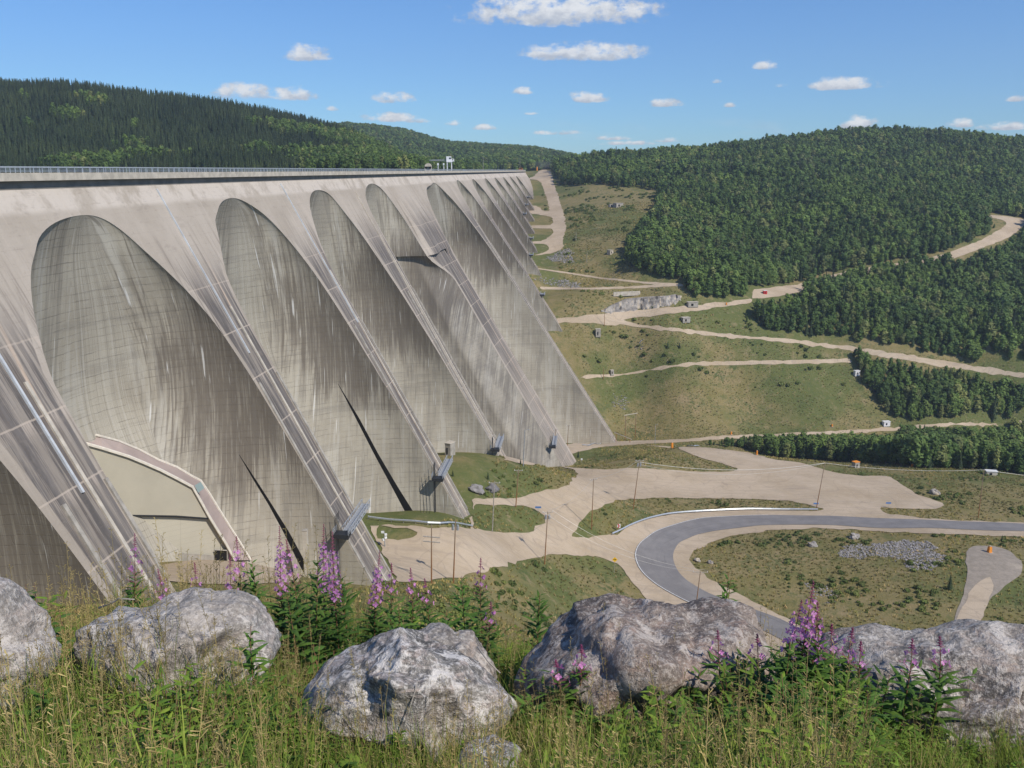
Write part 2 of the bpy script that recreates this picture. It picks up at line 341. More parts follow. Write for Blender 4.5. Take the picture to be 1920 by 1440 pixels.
def f_face(t, b):
    uv = t.uv('m'); un = t.uv('n'); s, h, _ = t.sep(uv); x, hw, _ = t.sep(un)          # x = metres off the rib's centre line, hw = half width
    oi = t.m('MULTIPLY', t.rnd(), 300.); q = t.comb(s, h, oi)
    tone = t.noise(q, .05, 5, .6)
    c = t.mix(t.ss(tone, .35, .66), (.36, .31, .25), (.43, .375, .31))
    topb = t.ss(h, 8.6, 7.2); pt = t.noise(t.comb(t.m('MULTIPLY', s, .12), t.m('MULTIPLY', h, .1)), 1., 4, .7)
    c = t.mix(t.m('MULTIPLY', topb, t.ss(pt, .35, .55)), c, (.53, .47, .40))
    low = t.ss(h, 17., 36.); ax = t.m('ABSOLUTE', x)
    edge = t.ss(t.m('SUBTRACT', ax, t.m('MULTIPLY', hw, .80)), -.15, .15)
    wear = t.noise(t.comb(t.m('MULTIPLY', x, 1.1), t.m('MULTIPLY', h, .03), oi), 1., 5, .7)
    wear2 = t.noise(t.comb(t.m('MULTIPLY', x, .5), t.m('MULTIPLY', h, .09), t.m('ADD', oi, 9.)), 1., 4, .7)
    dark = t.mix(t.ss(wear2, .35, .65), (.105, .094, .086), (.165, .148, .134))
    fade = t.ss(h, 130., 75.); dk = t.m('MULTIPLY', low, t.m('SUBTRACT', 1., t.m('MULTIPLY', edge, .9)))
    dk = t.m('MULTIPLY', dk, t.m('ADD', .45, t.m('MULTIPLY', t.ss(wear, .60, .45), .65)))
    dk = t.m('MULTIPLY', dk, t.m('ADD', .45, t.m('MULTIPLY', fade, .55)), clamp=True)
    c = t.mix(dk, c, dark)
    st = t.noise(t.comb(t.m('MULTIPLY', s, .55), t.m('MULTIPLY', h, .02), oi), 1., 5, .72)
    c = t.mix(t.m('MULTIPLY', t.m('MULTIPLY', t.ss(st, .52, .66), t.ss(h, 9., 26.)), .7), c, (.13, .108, .092))
    c = t.mix(t.m('MULTIPLY', t.ss(st, .44, .32), .35), c, (.52, .44, .36))
    pale = t.ss(t.m('ABSOLUTE', t.m('ADD', t.m('SUBTRACT', x, t.m('MULTIPLY', hw, .28)), t.m('MULTIPLY', t.m('SUBTRACT', wear2, .5), .8))), .55, .2)
    c = t.mix(t.m('MULTIPLY', pale, t.m('MULTIPLY', low, .65)), c, (.60, .46, .34))
    sp = t.noise(q, .55, 4, .8); c = t.mix(t.m('MULTIPLY', t.ss(sp, .58, .75), .4), c, (.20, .165, .135)); pch_ = t.noise(t.comb(t.m('MULTIPLY', s, .16), t.m('MULTIPLY', h, .4), oi), 1., 5, .7); c = t.mix(t.m('MULTIPLY', t.ss(pch_, .55, .72), .35), c, (.25, .215, .18))
    # construction joints every ~11 m of height with white bloom on some
    jf = t.m('FRACT', t.m('DIVIDE', t.m('ADD', h, t.m('MULTIPLY', wear, .3)), 11.3))
    j = t.m('MULTIPLY', t.ss(t.m('ABSOLUTE', t.m('SUBTRACT', jf, .5)), .018, .008), low)
    c = t.mix(t.m('MULTIPLY', j, .6), c, (.5, .42, .34))
    jb = t.m('MULTIPLY', t.m('MULTIPLY', t.ss(t.m('SUBTRACT', jf, .5), .28, 0.), t.ss(jf, .49, .51)), t.m('MULTIPLY', low, t.ss(wear, .5, .66)))
    c = t.mix(t.m('MULTIPLY', jb, .45), c, (.55, .46, .38))
    hf = t.m('FRACT', t.m('DIVIDE', t.m('ADD', h, t.m('MULTIPLY', tone, 2.)), 2.3))
    hl = t.m('MULTIPLY', t.ss(t.m('ABSOLUTE', t.m('SUBTRACT', hf, .5)), .06, .02), t.ss(sp, .45, .6))
    c = t.mix(t.m('MULTIPLY', hl, .18), c, (.2, .16, .13))
    t.l.new(t.bump(sp, .3, .3), b.inputs['Normal'])
    return c
M['face'] = mat('buttress_concrete', f_face, .9, .2)
M['conc'] = flat('plain_concrete', (.36, .33, .28), .9, .12, .6)
M['conc_pale'] = flat('pale_concrete', (.5, .45, .37), .9, .1, .5)
M['slab_shaded'] = flat('shaded_slab_concrete', (.22, .20, .17), .9, .1, .3)  # darker copy of plain concrete: the overhang's shade put into the colour
M['rail'] = flat('galvanised_rail', (.50, .53, .56), .4, .06, 2, .4)
M['steel'] = flat('blue_grey_steel', (.30, .315, .33), .5, .1, 2)
M['darksteel'] = flat('dark_steel', (.03, .032, .035), .6, .1, 2)
M['beige'] = None
def f_beige(t, b):
    u = t.sep(t.uv('m')); l = t.m('FRACT', t.m('DIVIDE', u[1], 1.15)); l2 = t.m('FRACT', t.m('DIVIDE', u[0], 11.))
    c = (.465, .43, .345); n = t.noise(t.tc('Object'), .1, 4, .6); c = t.mix(t.ss(n, .3, .7), (.445, .412, .33), (.485, .45, .36))
    c = t.mix(t.m('MULTIPLY', t.ss(t.m('ABSOLUTE', t.m('SUBTRACT', l, .5)), .06, .03), .22), c, (.30, .28, .22))
    return t.mix(t.m('MULTIPLY', t.ss(t.m('ABSOLUTE', t.m('SUBTRACT', l2, .5)), .012, .006), .4), c, (.36, .33, .27))
M['beige'] = mat('beige_cladding', f_beige, .7, .2)
M['pink'] = flat('pinkish_roofing', (.37, .30, .27), .85, .06, .15)
M['trim'] = flat('cream_trim', (.66, .61, .52), .7, .05, 1)
M['glass'] = mat('skylight', lambda t, b: (.28, .36, .36), .15, .6)
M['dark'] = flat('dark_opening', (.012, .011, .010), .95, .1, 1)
def f_wood(t, b):
    p = t.tc('Object'); z = t.sep(p)[2]; n = t.noise(t.vm('MULTIPLY', p, (8, 8, .6)), 1., 4, .6); r = t.rnd()
    c = t.mix(t.ss(z, 15, 3), (.30, .22, .15), (.30, .135, .045)); return t.mix(t.m('MULTIPLY', t.ss(n, .4, .7), .5), c, (.12, .075, .04))
M['wood'] = mat('pole_wood', f_wood, .85)
M['greywood'] = flat('weathered_wood', (.34, .31, .27), .85, .12, 2)
M['wire'] = flat('wire', (.42, .41, .38), .5, .05, 1, .3)
M['orange'] = flat('orange_paint', (.75, .27, .03), .6, .08, 2)
M['yellow'] = flat('yellow_sign', (.85, .50, .02), .5, .04, 2)
M['white'] = flat('white_paint', (.75, .75, .74), .5, .06, 2)
M['red'] = flat('red_paint', (.50, .03, .03), .5, .06, 2)
M['blue'] = flat('blue_sign', (.10, .20, .42), .5, .06, 2)
M['black'] = flat('black_rubber', (.02, .02, .02), .6, .1, 2)
M['window'] = mat('cab_glass', lambda t, b: (.02, .03, .035), .1, .6)
def f_farrock(t, b):
    p = t.geo(); n = t.noise(p, .22, 6, .65); c = t.mix(t.ss(n, .35, .65), (.20, .185, .175), (.42, .385, .34))
    k = t.noise(t.vm('MULTIPLY', p, (.5, .5, .12)), 1., 4, .7); c = t.mix(t.m('MULTIPLY', t.ss(k, .50, .62), .75), c, (.60, .50, .37))
    t.l.new(t.bump(n, .8, .8), b.inputs['Normal']); return t.mix(t.m('MULTIPLY', t.ss(t.noise(p, .8, 3, .7), .55, .7), .6), c, (.11, .10, .09))
M['farrock'] = mat('blasted_rock', f_farrock, .9)
def f_rubble(t, b):
    n = t.noise(t.tc('Object'), 2., 3, .6); r = t.rnd(); c = t.mix(r, (.20, .19, .19), (.38, .355, .335)); return t.mix(t.m('MULTIPLY', t.ss(n, .4, .6), .3), c, (.12, .11, .11))
M['rubble'] = mat('grey_rubble', f_rubble, .9)
# ---------------------------------------------------------------- ground sheets
def slopes(L): A = [ray(x, y) for x, y in L]; return [a[0] for a in A], [a[2] for a in A]
E1 = slopes([(-900, 150), (-300, 140), (0, 150), (100, 157), (200, 168), (300, 181), (380, 190), (500, 209), (600, 230), (650, 243), (700, 265), (760, 292), (830, 318), (900, 330)])
E2 = slopes([(300, 260), (560, 238), (650, 233), (700, 236), (760, 246), (830, 264), (900, 272), (1000, 277), (1075, 291), (1130, 305), (1200, 322)])
def U(x, y):
    a = x/np.maximum(y, 1)
    h1 = (np.interp(a, *E1)*1250-9)*sstep(780, 1230, y)*(1-.5*sstep(1300, 2200, y))
    h2 = (np.interp(a, *E2)*2600-12)*sstep(1350, 2600, y)*(1-.5*sstep(2700, 4500, y))
    return np.maximum(h1, h2)+vnoise(x/90, y/90, 8)*7*sstep(700, 1000, y)-2
def GG(x, y):
    g = G(x, y); t = sstep(1320, 1700, y); return np.where(y > 1320, g*(1-t)+np.maximum(np.minimum(g, 90), U(x, y))*t, g)
def sheet(name, cols, rows, hf, keep, m, label=None):
    X = (cols[None, :]*np.maximum(rows, 6.)[:, None]); Y = np.repeat(rows[:, None], len(cols), 1)
    if rows[0] < 6: X = cols[None, :]*np.maximum(rows, 9.)[:, None]
    Z = hf(X, Y); nr, nc = X.shape
    s, W = sw(X, Y); ok = keep(X, Y, s, W)
    i = np.arange(nr*nc).reshape(nr, nc)
    q = np.stack([i[:-1, :-1], i[:-1, 1:], i[1:, 1:], i[1:, :-1]], -1).reshape(-1, 4)
    kq = ok.ravel()[q].all(1); q = q[kq]
    used = np.unique(q); mp = np.full(nr*nc, -1); mp[used] = np.arange(len(used)); q = mp[q]
    V = np.stack([X.ravel(), Y.ravel(), Z.ravel()], -1)[used]
    me = bpy.data.meshes.new(name); me.vertices.add(len(V)); me.vertices.foreach_set('co', V.ravel().astype(np.float32))
    me.loops.add(q.size); me.loops.foreach_set('vertex_index', q.ravel().astype(np.int32))
    me.polygons.add(len(q)); me.polygons.foreach_set('loop_start', np.arange(0, q.size, 4, dtype=np.int32))
    me.polygons.foreach_set('use_smooth', np.ones(len(q), dtype=bool)); me.update(calc_edges=True)
    me.materials.append(m); o = bpy.data.objects.new(name, me); C.objects.link(o)
    return tag(o, label, kind='structure')
rows = np.concatenate([np.geomspace(.5, 30, 90)[:-1], 30*1.0078**np.arange(0, 512), np.geomspace(1650, 3700, 26)])
ground = sheet('ground', np.linspace(-.95, 1.0, 430), rows, GG, lambda X, Y, s, W: (W > -30) | (s < 60), M['ground'], 'dry grassy valley floor and hillsides below the dam')
sheet('hills', np.linspace(-1.3, .3, 330), np.geomspace(400, 3700, 140), U, lambda X, Y, s, W: (W < -24), M['floor'], 'long wooded hills rising beyond the dam crest')
mk('reservoir', [(-3000, -200, -9), (-60, -200, -9), (60, 1500, -9), (-3000, 1500, -9)], [(0, 1, 2, 3)], flat('water', (.02, .05, .07), .08, .1, .1))
bpy.data.objects['reservoir']['kind'] = 'structure'
# cut the reservoir so it stays upstream of the dam
ro = bpy.data.objects['reservoir']; rv = ro.data.vertices
for v_, (s_, W_2) in zip(rv, ((-200, -1500), (-200, -8), (1236, -8), (1236, -1500))): v_.co = Vector(dp(s_, W_2, 9.5))

def pip(px, py, poly):
    px = np.asarray(px, float); py = np.asarray(py, float); ins = np.zeros(px.shape, bool); n = len(poly); j = n-1
    for i in range(n):
        xi, yi = poly[i][:2]; xj, yj = poly[j][:2]
        c = ((yi > py) != (yj > py)) & (px < (xj-xi)*(py-yi)/((yj-yi) or 1e-9)+xi); ins ^= c; j = i
    return ins
def gpts(L): return [(h.x, h.y) for h in (hit(*p) for p in L)]
def gpoly(L, closed=True):
    out = []; n = len(L)
    for i in range(n if closed else n-1):
        a, b = np.array(L[i], float), np.array(L[(i+1) % n], float); k = max(1, int(np.linalg.norm(b-a)/14)); out += [tuple(a+(b-a)*j/k) for j in range(k)]
    if not closed: out.append(L[-1])
    return gpts(out)
def resample(P, st, jit, seed, closed=True):
    out = []; n = len(P)
    for i in range(n if closed else n-1):
        a = np.array(P[i]); b = np.array(P[(i+1) % n]); L = np.linalg.norm(b-a); k = max(1, int(L/st))
        nn = np.array([-(b-a)[1], (b-a)[0]])/max(L, 1e-6)
        for q in range(k):
            p = a+(b-a)*q/k; out.append(p+nn*float(vnoise(p[0]/4.5, p[1]/4.5, seed))*2*jit+nn*float(vnoise(p[0]/1.6, p[1]/1.6, seed+9))*jit)
    return out
ROADS = []                                  # world polygons kept clear of plants
def smoothp(P, it=2):
    for _ in range(it):
        Q = []
        for i in range(len(P)):
            a, b = np.array(P[i]), np.array(P[(i+1) % len(P)]); Q += [tuple(a*.75+b*.25), tuple(a*.25+b*.75)]
        P = Q
    return P
def drape(name, polys, holes=(), off=.2, m=None, res=4., jit=.5, st=3., label=None, sm=1, reg=True):
    loops = [resample(smoothp(p, sm), st, jit, 3+i) for i, p in enumerate(list(polys)+list(holes))]
    if reg:
        for l in loops[:len(polys)]: ROADS.append(([tuple(p) for p in l], [ [tuple(p) for p in h] for h in loops[len(polys):]]))
    pts = []; edges = []
    for l in loops:
        b = len(pts); pts += [tuple(p) for p in l]; edges += [(b+i, b+(i+1) % len(l)) for i in range(len(l))]
    A = np.array(pts); x0, y0 = A.min(0); x1, y1 = A.max(0)
    gx_, gy_ = np.meshgrid(np.arange(x0, x1, res), np.arange(y0, y1, res)); gx_ = gx_.ravel()+vnoise(gx_.ravel(), gy_.ravel(), 1)*res*.3; gy_ = gy_.ravel()
    inside = np.zeros(len(gx_), bool)
    for l in loops[:len(polys)]: inside |= pip(gx_, gy_, l)
    for l in loops[len(polys):]: inside &= ~pip(gx_, gy_, l)
    pts += [(float(a), float(b)) for a, b in zip(gx_[inside], gy_[inside])]
    r = delaunay_2d_cdt([Vector(p) for p in pts], edges, [], 0, .01)
    V = np.array([(v.x, v.y) for v in r[0]]); F = np.array([f for f in r[2] if len(f) == 3])
    cc = V[F].mean(1); ins = np.zeros(len(F), bool)
    for l in loops[:len(polys)]: ins |= pip(cc[:, 0], cc[:, 1], l)
    for l in loops[len(polys):]: ins &= ~pip(cc[:, 0], cc[:, 1], l)
    F = F[ins]; Z = GG(V[:, 0], V[:, 1])+off
    o = mk(name, np.c_[V, Z], F, m, smooth=True); return tag(o, label, kind='structure')
I1 = gpoly([(888, 946), (950, 946), (1000, 953), (1024, 970), (1018, 983), (985, 1000), (940, 999), (885, 992)])
I2 = gpoly([(1070, 1007), (1080, 985), (1100, 968), (1130, 948), (1160, 938), (1250, 934), (1400, 936), (1480, 940), (1548, 955), (1538, 959), (1460, 957), (1380, 956), (1300, 960), (1230, 969), (1185, 985), (1150, 1004), (1100, 1011)])
I4 = gpoly([(1048, 874), (1045, 862), (1075, 850), (1130, 838), (1200, 834), (1270, 842), (1300, 855), (1340, 866), (1388, 880), (1370, 886), (1300, 884), (1200, 878), (1130, 881), (1080, 878)])
I5 = gpoly([(705, 987), (745, 991), (785, 1001), (750, 1013), (708, 1010)])
YARD = gpoly([(748, 1092), (700, 1000), (690, 985), (760, 986), (885, 992), (885, 948), (885, 935), (950, 935), (990, 930), (1040, 918), (1070, 908), (1084, 892), (1075, 880), (1040, 873), (990, 873), (940, 862), (950, 850), (1000, 856), (1045, 860),
    (1047, 836), (1090, 830), (1140, 829), (1180, 832), (1220, 836), (1265, 838), (1330, 840), (1400, 848), (1450, 862), (1500, 868), (1560, 885), (1610, 893), (1665, 893), (1690, 910), (1720, 928), (1772, 945), (1755, 956), (1700, 955), (1650, 952), (1660, 963), (1720, 971), (1800, 976), (1990, 984),
    (1990, 1010), (1800, 1003), (1700, 999), (1600, 994), (1520, 991), (1440, 995), (1360, 1008), (1310, 1030), (1292, 1046), (1300, 1064), (1330, 1087), (1380, 1112), (1440, 1142), (1540, 1196), (1640, 1260), (1500, 1260), (1360, 1225), (1300, 1195), (1220, 1135), (1180, 1087), (1160, 1060), (1130, 1048), (1060, 1042), (1010, 1046), (960, 1058), (900, 1072), (850, 1083), (800, 1091)])
drape('gravel_yard', [YARD], [I1, I2, I4, I5], .2, M['gravel'], 3.5, .9, 3, 'pale sandy gravel yard and road shoulders below the dam')
for nm, lab, P in (('gravel_road', 'gravel road climbing right below the pale rock cut', [(1030, 605), (1041, 598), (1096, 593), (1132, 588), (1210, 581), (1289, 573), (1367, 566), (1410, 560), (1410, 568), (1367, 574), (1315, 582), (1236, 591), (1166, 600), (1210, 610), (1315, 621), (1350, 626), (1475, 636), (1600, 650), (1690, 664), (1815, 684), (1990, 712),
        (1990, 722), (1815, 694), (1765, 688), (1690, 674), (1590, 657), (1480, 643), (1350, 632), (1250, 621), (1175, 612), (1125, 608)]),
    ('gravel_track', 'narrow gravel track curving across the slope from the dam', [(1085, 709), (1092, 705), (1175, 699), (1225, 690), (1275, 683), (1300, 679), (1480, 676), (1590, 672), (1600, 679), (1580, 681), (1480, 683), (1300, 686), (1235, 693), (1180, 704), (1095, 710)]),
    ('gravel_track', 'straight gravel track above the rock cut', [(1012, 538), (1106, 540), (1184, 537), (1249, 533), (1285, 533), (1285, 537), (1249, 537.5), (1184, 541), (1106, 543.5), (1015, 542.5)]),
    ('gravel_track', 'upper thin track slanting down the meadow edge', [(1007, 503), (1054, 509), (1132, 521), (1210, 529), (1285, 533), (1285, 536), (1210, 532), (1132, 524), (1054, 512), (1007, 506)]),
    ('gravel_road', 'bare gravel bend between the trees on the right hill', [(1411, 544), (1440, 541), (1500, 532), (1590, 508), (1660, 496), (1733, 486), (1782, 473), (1840, 450), (1877, 429), (1888, 419), (1882, 413), (1845, 406), (1850, 403), (1885, 405), (1925, 412), (1925, 420), (1900, 440), (1887, 448), (1840, 466), (1785, 487), (1740, 500), (1600, 520), (1520, 544), (1450, 558), (1408, 560)]),
    ('gravel_road', 'gravel road along the valley gully behind the tree belt', [(1060, 838), (1100, 831), (1180, 827), (1285, 824), (1350, 817), (1450, 814), (1605, 806), (1680, 801), (1787, 793), (1990, 793), (1990, 799), (1787, 798), (1680, 808), (1605, 813), (1450, 820), (1350, 824), (1285, 829), (1180, 834), (1100, 839), (1065, 846)]),
    ('gravel_road', 'broad gravel service road climbing to the dam crest', [(990, 334), (1006, 329), (1012, 318.6), (1029, 318.6), (1036, 336), (1046, 367), (1057, 401), (1062, 430), (1054, 448), (1058, 466), (1036, 475), (1002, 480), (1004, 477), (1023, 473), (1031, 466), (1022, 458), (994, 457), (994, 453), (1020, 452), (1038, 438), (1037, 429), (994, 428), (994, 423), (1036, 422), (1036, 407), (992, 400), (992, 384), (1012, 388), (1018, 396), (1032, 396), (1023, 367), (1014, 339), (993, 337)])):
    drape(nm, [gpoly(P)], [], .2, M['gravel'], 3.5, .45 if 'track' in nm else .8, 3, lab)
drape('gravel_apron', [gpoly([(300, 1062), (340, 1054), (400, 1048), (440, 1036), (500, 1046), (570, 1066), (560, 1092), (470, 1098), (380, 1096), (310, 1090)])], [], .2, M['gravel'], 3., .5, 3, 'sandy apron in front of the clad building')
SPUR = gpoly([(1812, 1032), (1830, 1024), (1862, 1024), (1890, 1032), (1918, 1055), (1917, 1075), (1880, 1102), (1852, 1130), (1840, 1170), (1838, 1230), (1780, 1230), (1790, 1160), (1806, 1110), (1816, 1085), (1810, 1050)])
drape('gravel_mound', [SPUR], [], .16, M['gravel_grey'], 5, .5, 3, 'rounded grey gravel pad inside the hairpin')
drape('gravel_ramp', [gpoly([(1853, 1080), (1864, 1092), (1858, 1115), (1850, 1135), (1840, 1170), (1838, 1230), (1784, 1230), (1794, 1160), (1818, 1110), (1835, 1095)])], [], .22, M['gravel'], 5, .5, 3, 'sandy track running down from the grey gravel pad')
# asphalt hairpin as a ribbon between its two traced edges
OUT = [(2040, 990), (1920, 983), (1850, 980), (1690, 974), (1540, 968), (1440, 966.5), (1340, 970), (1290, 977), (1240, 992), (1210, 1010), (1195, 1025), (1190, 1045), (1200, 1070), (1225, 1094), (1268, 1120), (1307, 1138), (1380, 1165), (1446, 1191), (1560, 1245)]
INN = [(2040, 1001), (1920, 997), (1850, 995.5), (1690, 991.5), (1540, 985), (1440, 985.5), (1385, 991), (1345, 996), (1310, 1003), (1290, 1011), (1272, 1021), (1262, 1042), (1268, 1066), (1284, 1086), (1315, 1106), (1345, 1120), (1420, 1146), (1480, 1170), (1600, 1222)]
def cr(P, n=8):                             # Catmull-Rom in world
    P = np.array(P); out = []
    for i in range(len(P)-1):
        p0, p1, p2, p3 = P[max(i-1, 0)], P[i], P[i+1], P[min(i+2, len(P)-1)]
        for k in range(n):
            t = k/n; out.append(.5*((2*p1)+(p2-p0)*t+(2*p0-5*p1+4*p2-p3)*t*t+(3*p1-p0-3*p2+p3)*t**3))
    out.append(P[-1]); return np.array(out)
wo, wi = cr(gpts(OUT)), cr(gpts(INN))
_e = np.arange(1, 15)[:, None]*6.; _d = (wo[-1]-wo[-6]); _d /= np.linalg.norm(_d); _nr = np.array([-_d[1], _d[0]])   # the road runs on past the boulders
_ex = np.array([_d*q+_nr*(q*q/700)*(1 if _nr[1] < 0 else -1) for q in _e[:, 0]]); _w = wi[-1]-wo[-1]; _w = _w/np.linalg.norm(_w)
drape('gravel_shoulder', [[tuple(wo[-3]-_w*5)]+[tuple(wo[-1]+q-_w*4) for q in _ex]+[tuple(wi[-1]+q+_w*4) for q in _ex[::-1]]+[tuple(wi[-3]+_w*5)]], [], .17, M['gravel'], 4., .5, 3, 'gravel shoulders of the road running on behind the boulders')
wo = np.concatenate([wo, wo[-1]+_ex]); wi = np.concatenate([wi, wi[-1]+_ex])
def ribbon(name, a, b, off, m, nc=8, label=None):
    n = len(a); V = []; UV = []; L = 0
    for i in range(n):
        if i: L += np.linalg.norm((a[i]+b[i])/2-(a[i-1]+b[i-1])/2)
        for j in range(nc+1): p = a[i]+(b[i]-a[i])*j/nc; V.append(p); UV.append((j/nc, L/20))
    V = np.array(V); Z = G(V[:, 0], V[:, 1]).reshape(n, nc+1)
    Z = Z+off; V = np.c_[V, Z.ravel()]
    F = [(i*(nc+1)+j, i*(nc+1)+j+1, (i+1)*(nc+1)+j+1, (i+1)*(nc+1)+j) for i in range(n-1) for j in range(nc)]
    return tag(mk(name, V, F, m, smooth=True, uvs={'road': UV}), label, kind='structure')
ribbon('asphalt_road', wo, wi, .34, M['asphalt'], 8, 'grey asphalt hairpin sweeping round the grassy island')
dirn = (wi-wo)/np.linalg.norm(wi-wo, axis=1)[:, None]
k0, k1 = 5*8, len(wo)-38
ribbon('road_line', (wo+dirn*.25)[k0:k1], (wo+dirn*.55)[k0:k1], .40, M['paint'], 1, 'white edge line on the outside of the hairpin')
# ---------------------------------------------------------------- the dam
dam = empty('dam', dp(600, 0, 0), 'huge multiple-arch concrete dam with sloping buttresses and a railed crest road', 'dam')
dam.location = (0, 0, 0)
SCn = [44, 120, 195.8, 272.5, 352, 451, 584, 661, 740, 815, 888, 962, 1038, 1115]
HWn = [6, 6.2, 6.2, 4.8, 5.5, 13.5, 6, 5, 5, 5, 5, 5, 5, 5]
CONTROL = {   # opening edges traced per bay: (H, s) left / right, first row is the crown
 1: ([(8, 160), (9, 150), (11, 144), (13, 141), (15, 138), (19, 134), (23, 131.2), (33, 127), (50, 126.2), (200, 126.2)], [(8, 160), (8.3, 164), (9.2, 167), (11, 170), (13, 172.2), (15, 174), (18, 176.8), (22, 180.2), (26, 183), (34, 186.6), (50, 189), (70, 189.6), (200, 189.6)]),
 2: ([(7, 231), (8, 223), (10, 218), (12, 214), (15, 211.5), (19, 208), (25, 203.6), (34, 202), (200, 202)], [(7, 231), (9, 241), (12, 247), (16, 251.5), (22, 256), (30, 260), (41, 263), (59, 265.5), (79, 267.3), (200, 267.6)]),
 3: ([(6.5, 306), (9, 293), (12, 288), (16, 284), (23, 279), (31, 276.5), (45, 277), (200, 277.4)], [(6.5, 306), (8, 316), (15, 323), (23, 328.5), (34, 333.5), (46, 338), (58, 341), (77, 344.5), (103, 346.5), (200, 346.5)]),
 4: ([(5.5, 384), (8, 368), (11, 362), (17, 358), (26, 357.3), (200, 357.5)], [(5.5, 384), (8, 396), (16, 403), (25, 407), (37.8, 409), (52, 436), (60, 437), (200, 437)]),
 5: ([(7, 526), (8, 515), (9, 499), (12, 488), (18, 479), (29, 471), (36, 468), (48, 466), (200, 465)], [(7, 526), (11, 540), (20, 556), (33, 567), (49, 575), (72, 578), (200, 578)]),
}
for b in range(0, 14):
    if b in CONTROL: continue
    if b > 12: continue
    c0, c1 = SCn[b]+HWn[b], SCn[b+1]-HWn[b+1]; wd_ = c1-c0; T_L = [(6.5, .42), (7.5, .30), (9.5, .22), (12, .165), (15, .12), (19, .08), (25, .03), (34, 0), (250, 0)]
    T_R = [(6.5, .42), (8.5, .55), (12, .66), (16, .75), (22, .82), (30, .88), (41, .93), (59, .97), (79, 1), (250, 1)]
    CONTROL[b] = ([(h, c0+t*wd_) for h, t in T_L], [(h, c0+t*wd_) for h, t in T_R])
HB = [85, 85, 118, 130, 140, 178, 200, 200, 140, 115, 100, 90, 80, 70, 60]      # how deep each bay is built (below ground)
TOPH = 3.2
def pch(x, X, Y):                            # monotone cubic, in the square root of depth so the crowns come out round
    f = lambda h: math.sqrt(max(h-X[0], 0)); X_ = [f(v) for v in X]; h = f(x); n = len(X_)
    if h >= X_[-1]: return Y[-1]
    i = max(j for j in range(n-1) if X_[j] <= h); d = [(Y[j+1]-Y[j])/(X_[j+1]-X_[j]) for j in range(n-1)]
    def m(j):
        if j == 0: return d[0]
        if j == n-1: return d[-1]
        return 0. if d[j-1]*d[j] <= 0 else 2*d[j-1]*d[j]/(d[j-1]+d[j])
    w_ = X_[i+1]-X_[i]; t = (h-X_[i])/w_; a, b_ = m(i)*w_, m(i+1)*w_; t2, t3 = t*t, t*t*t
    return (2*t3-3*t2+1)*Y[i]+(t3-2*t2+t)*a+(-2*t3+3*t2)*Y[i+1]+(t3-t2)*b_
def edge(b, H):
    L, Rr = CONTROL[b]; return (pch(float(H), [q[0] for q in L], [q[1] for q in L]), pch(float(H), [q[0] for q in Rr], [q[1] for q in Rr]))
def kf(s, H):
    # the broad central rib carries a shallow roof-like ridge above its ledge
    k = kk(s); return k
def Wf(s, H):
    s = np.asarray(s, float); W = kk(s)*H
    if np.ndim(H) == 0 or True:
        ridge = 1.6*np.clip(1-np.abs(s-424)/14, 0, 1)*sstep(4, 16, H)*(1-sstep(38, 38.4, H)); W = W+ridge
        W = W+1.2*sstep(411, 414, s)*(1-sstep(462, 464, s))*sstep(10, 30, H)*(1-sstep(37.9, 38.2, H))
    return W
def dep(b, H):                              # how far the crown of the barrel lies behind the sloping face
    sL, sR = edge(b, 80.); wm = float(sR-sL)/2; D_ = 1.12*wm; h0 = CONTROL[b][0][0][0]
    if b == 4: D_ = 36.
    return D_*(1-math.exp(-1.28*max(H-h0, 0)/D_))*(.74+.26*float(sstep(14, 52, H)))
def ex(H): return 1.2-.35*float(sstep(12, 48, H))
WEDGE = {1: ((62., .885), [(62., .885, .886), (68.5, .888, .894), (73.6, .892, .899), (80.6, .892, .904), (88.5, .888, .903), (120, .88, .90)]),
         2: ((63.5, .879), [(63.5, .879, .880), (74.7, .876, .886), (85.9, .874, .886), (96.3, .874, .890), (108, .872, .897), (140, .87, .90)])}
face_parts = {}
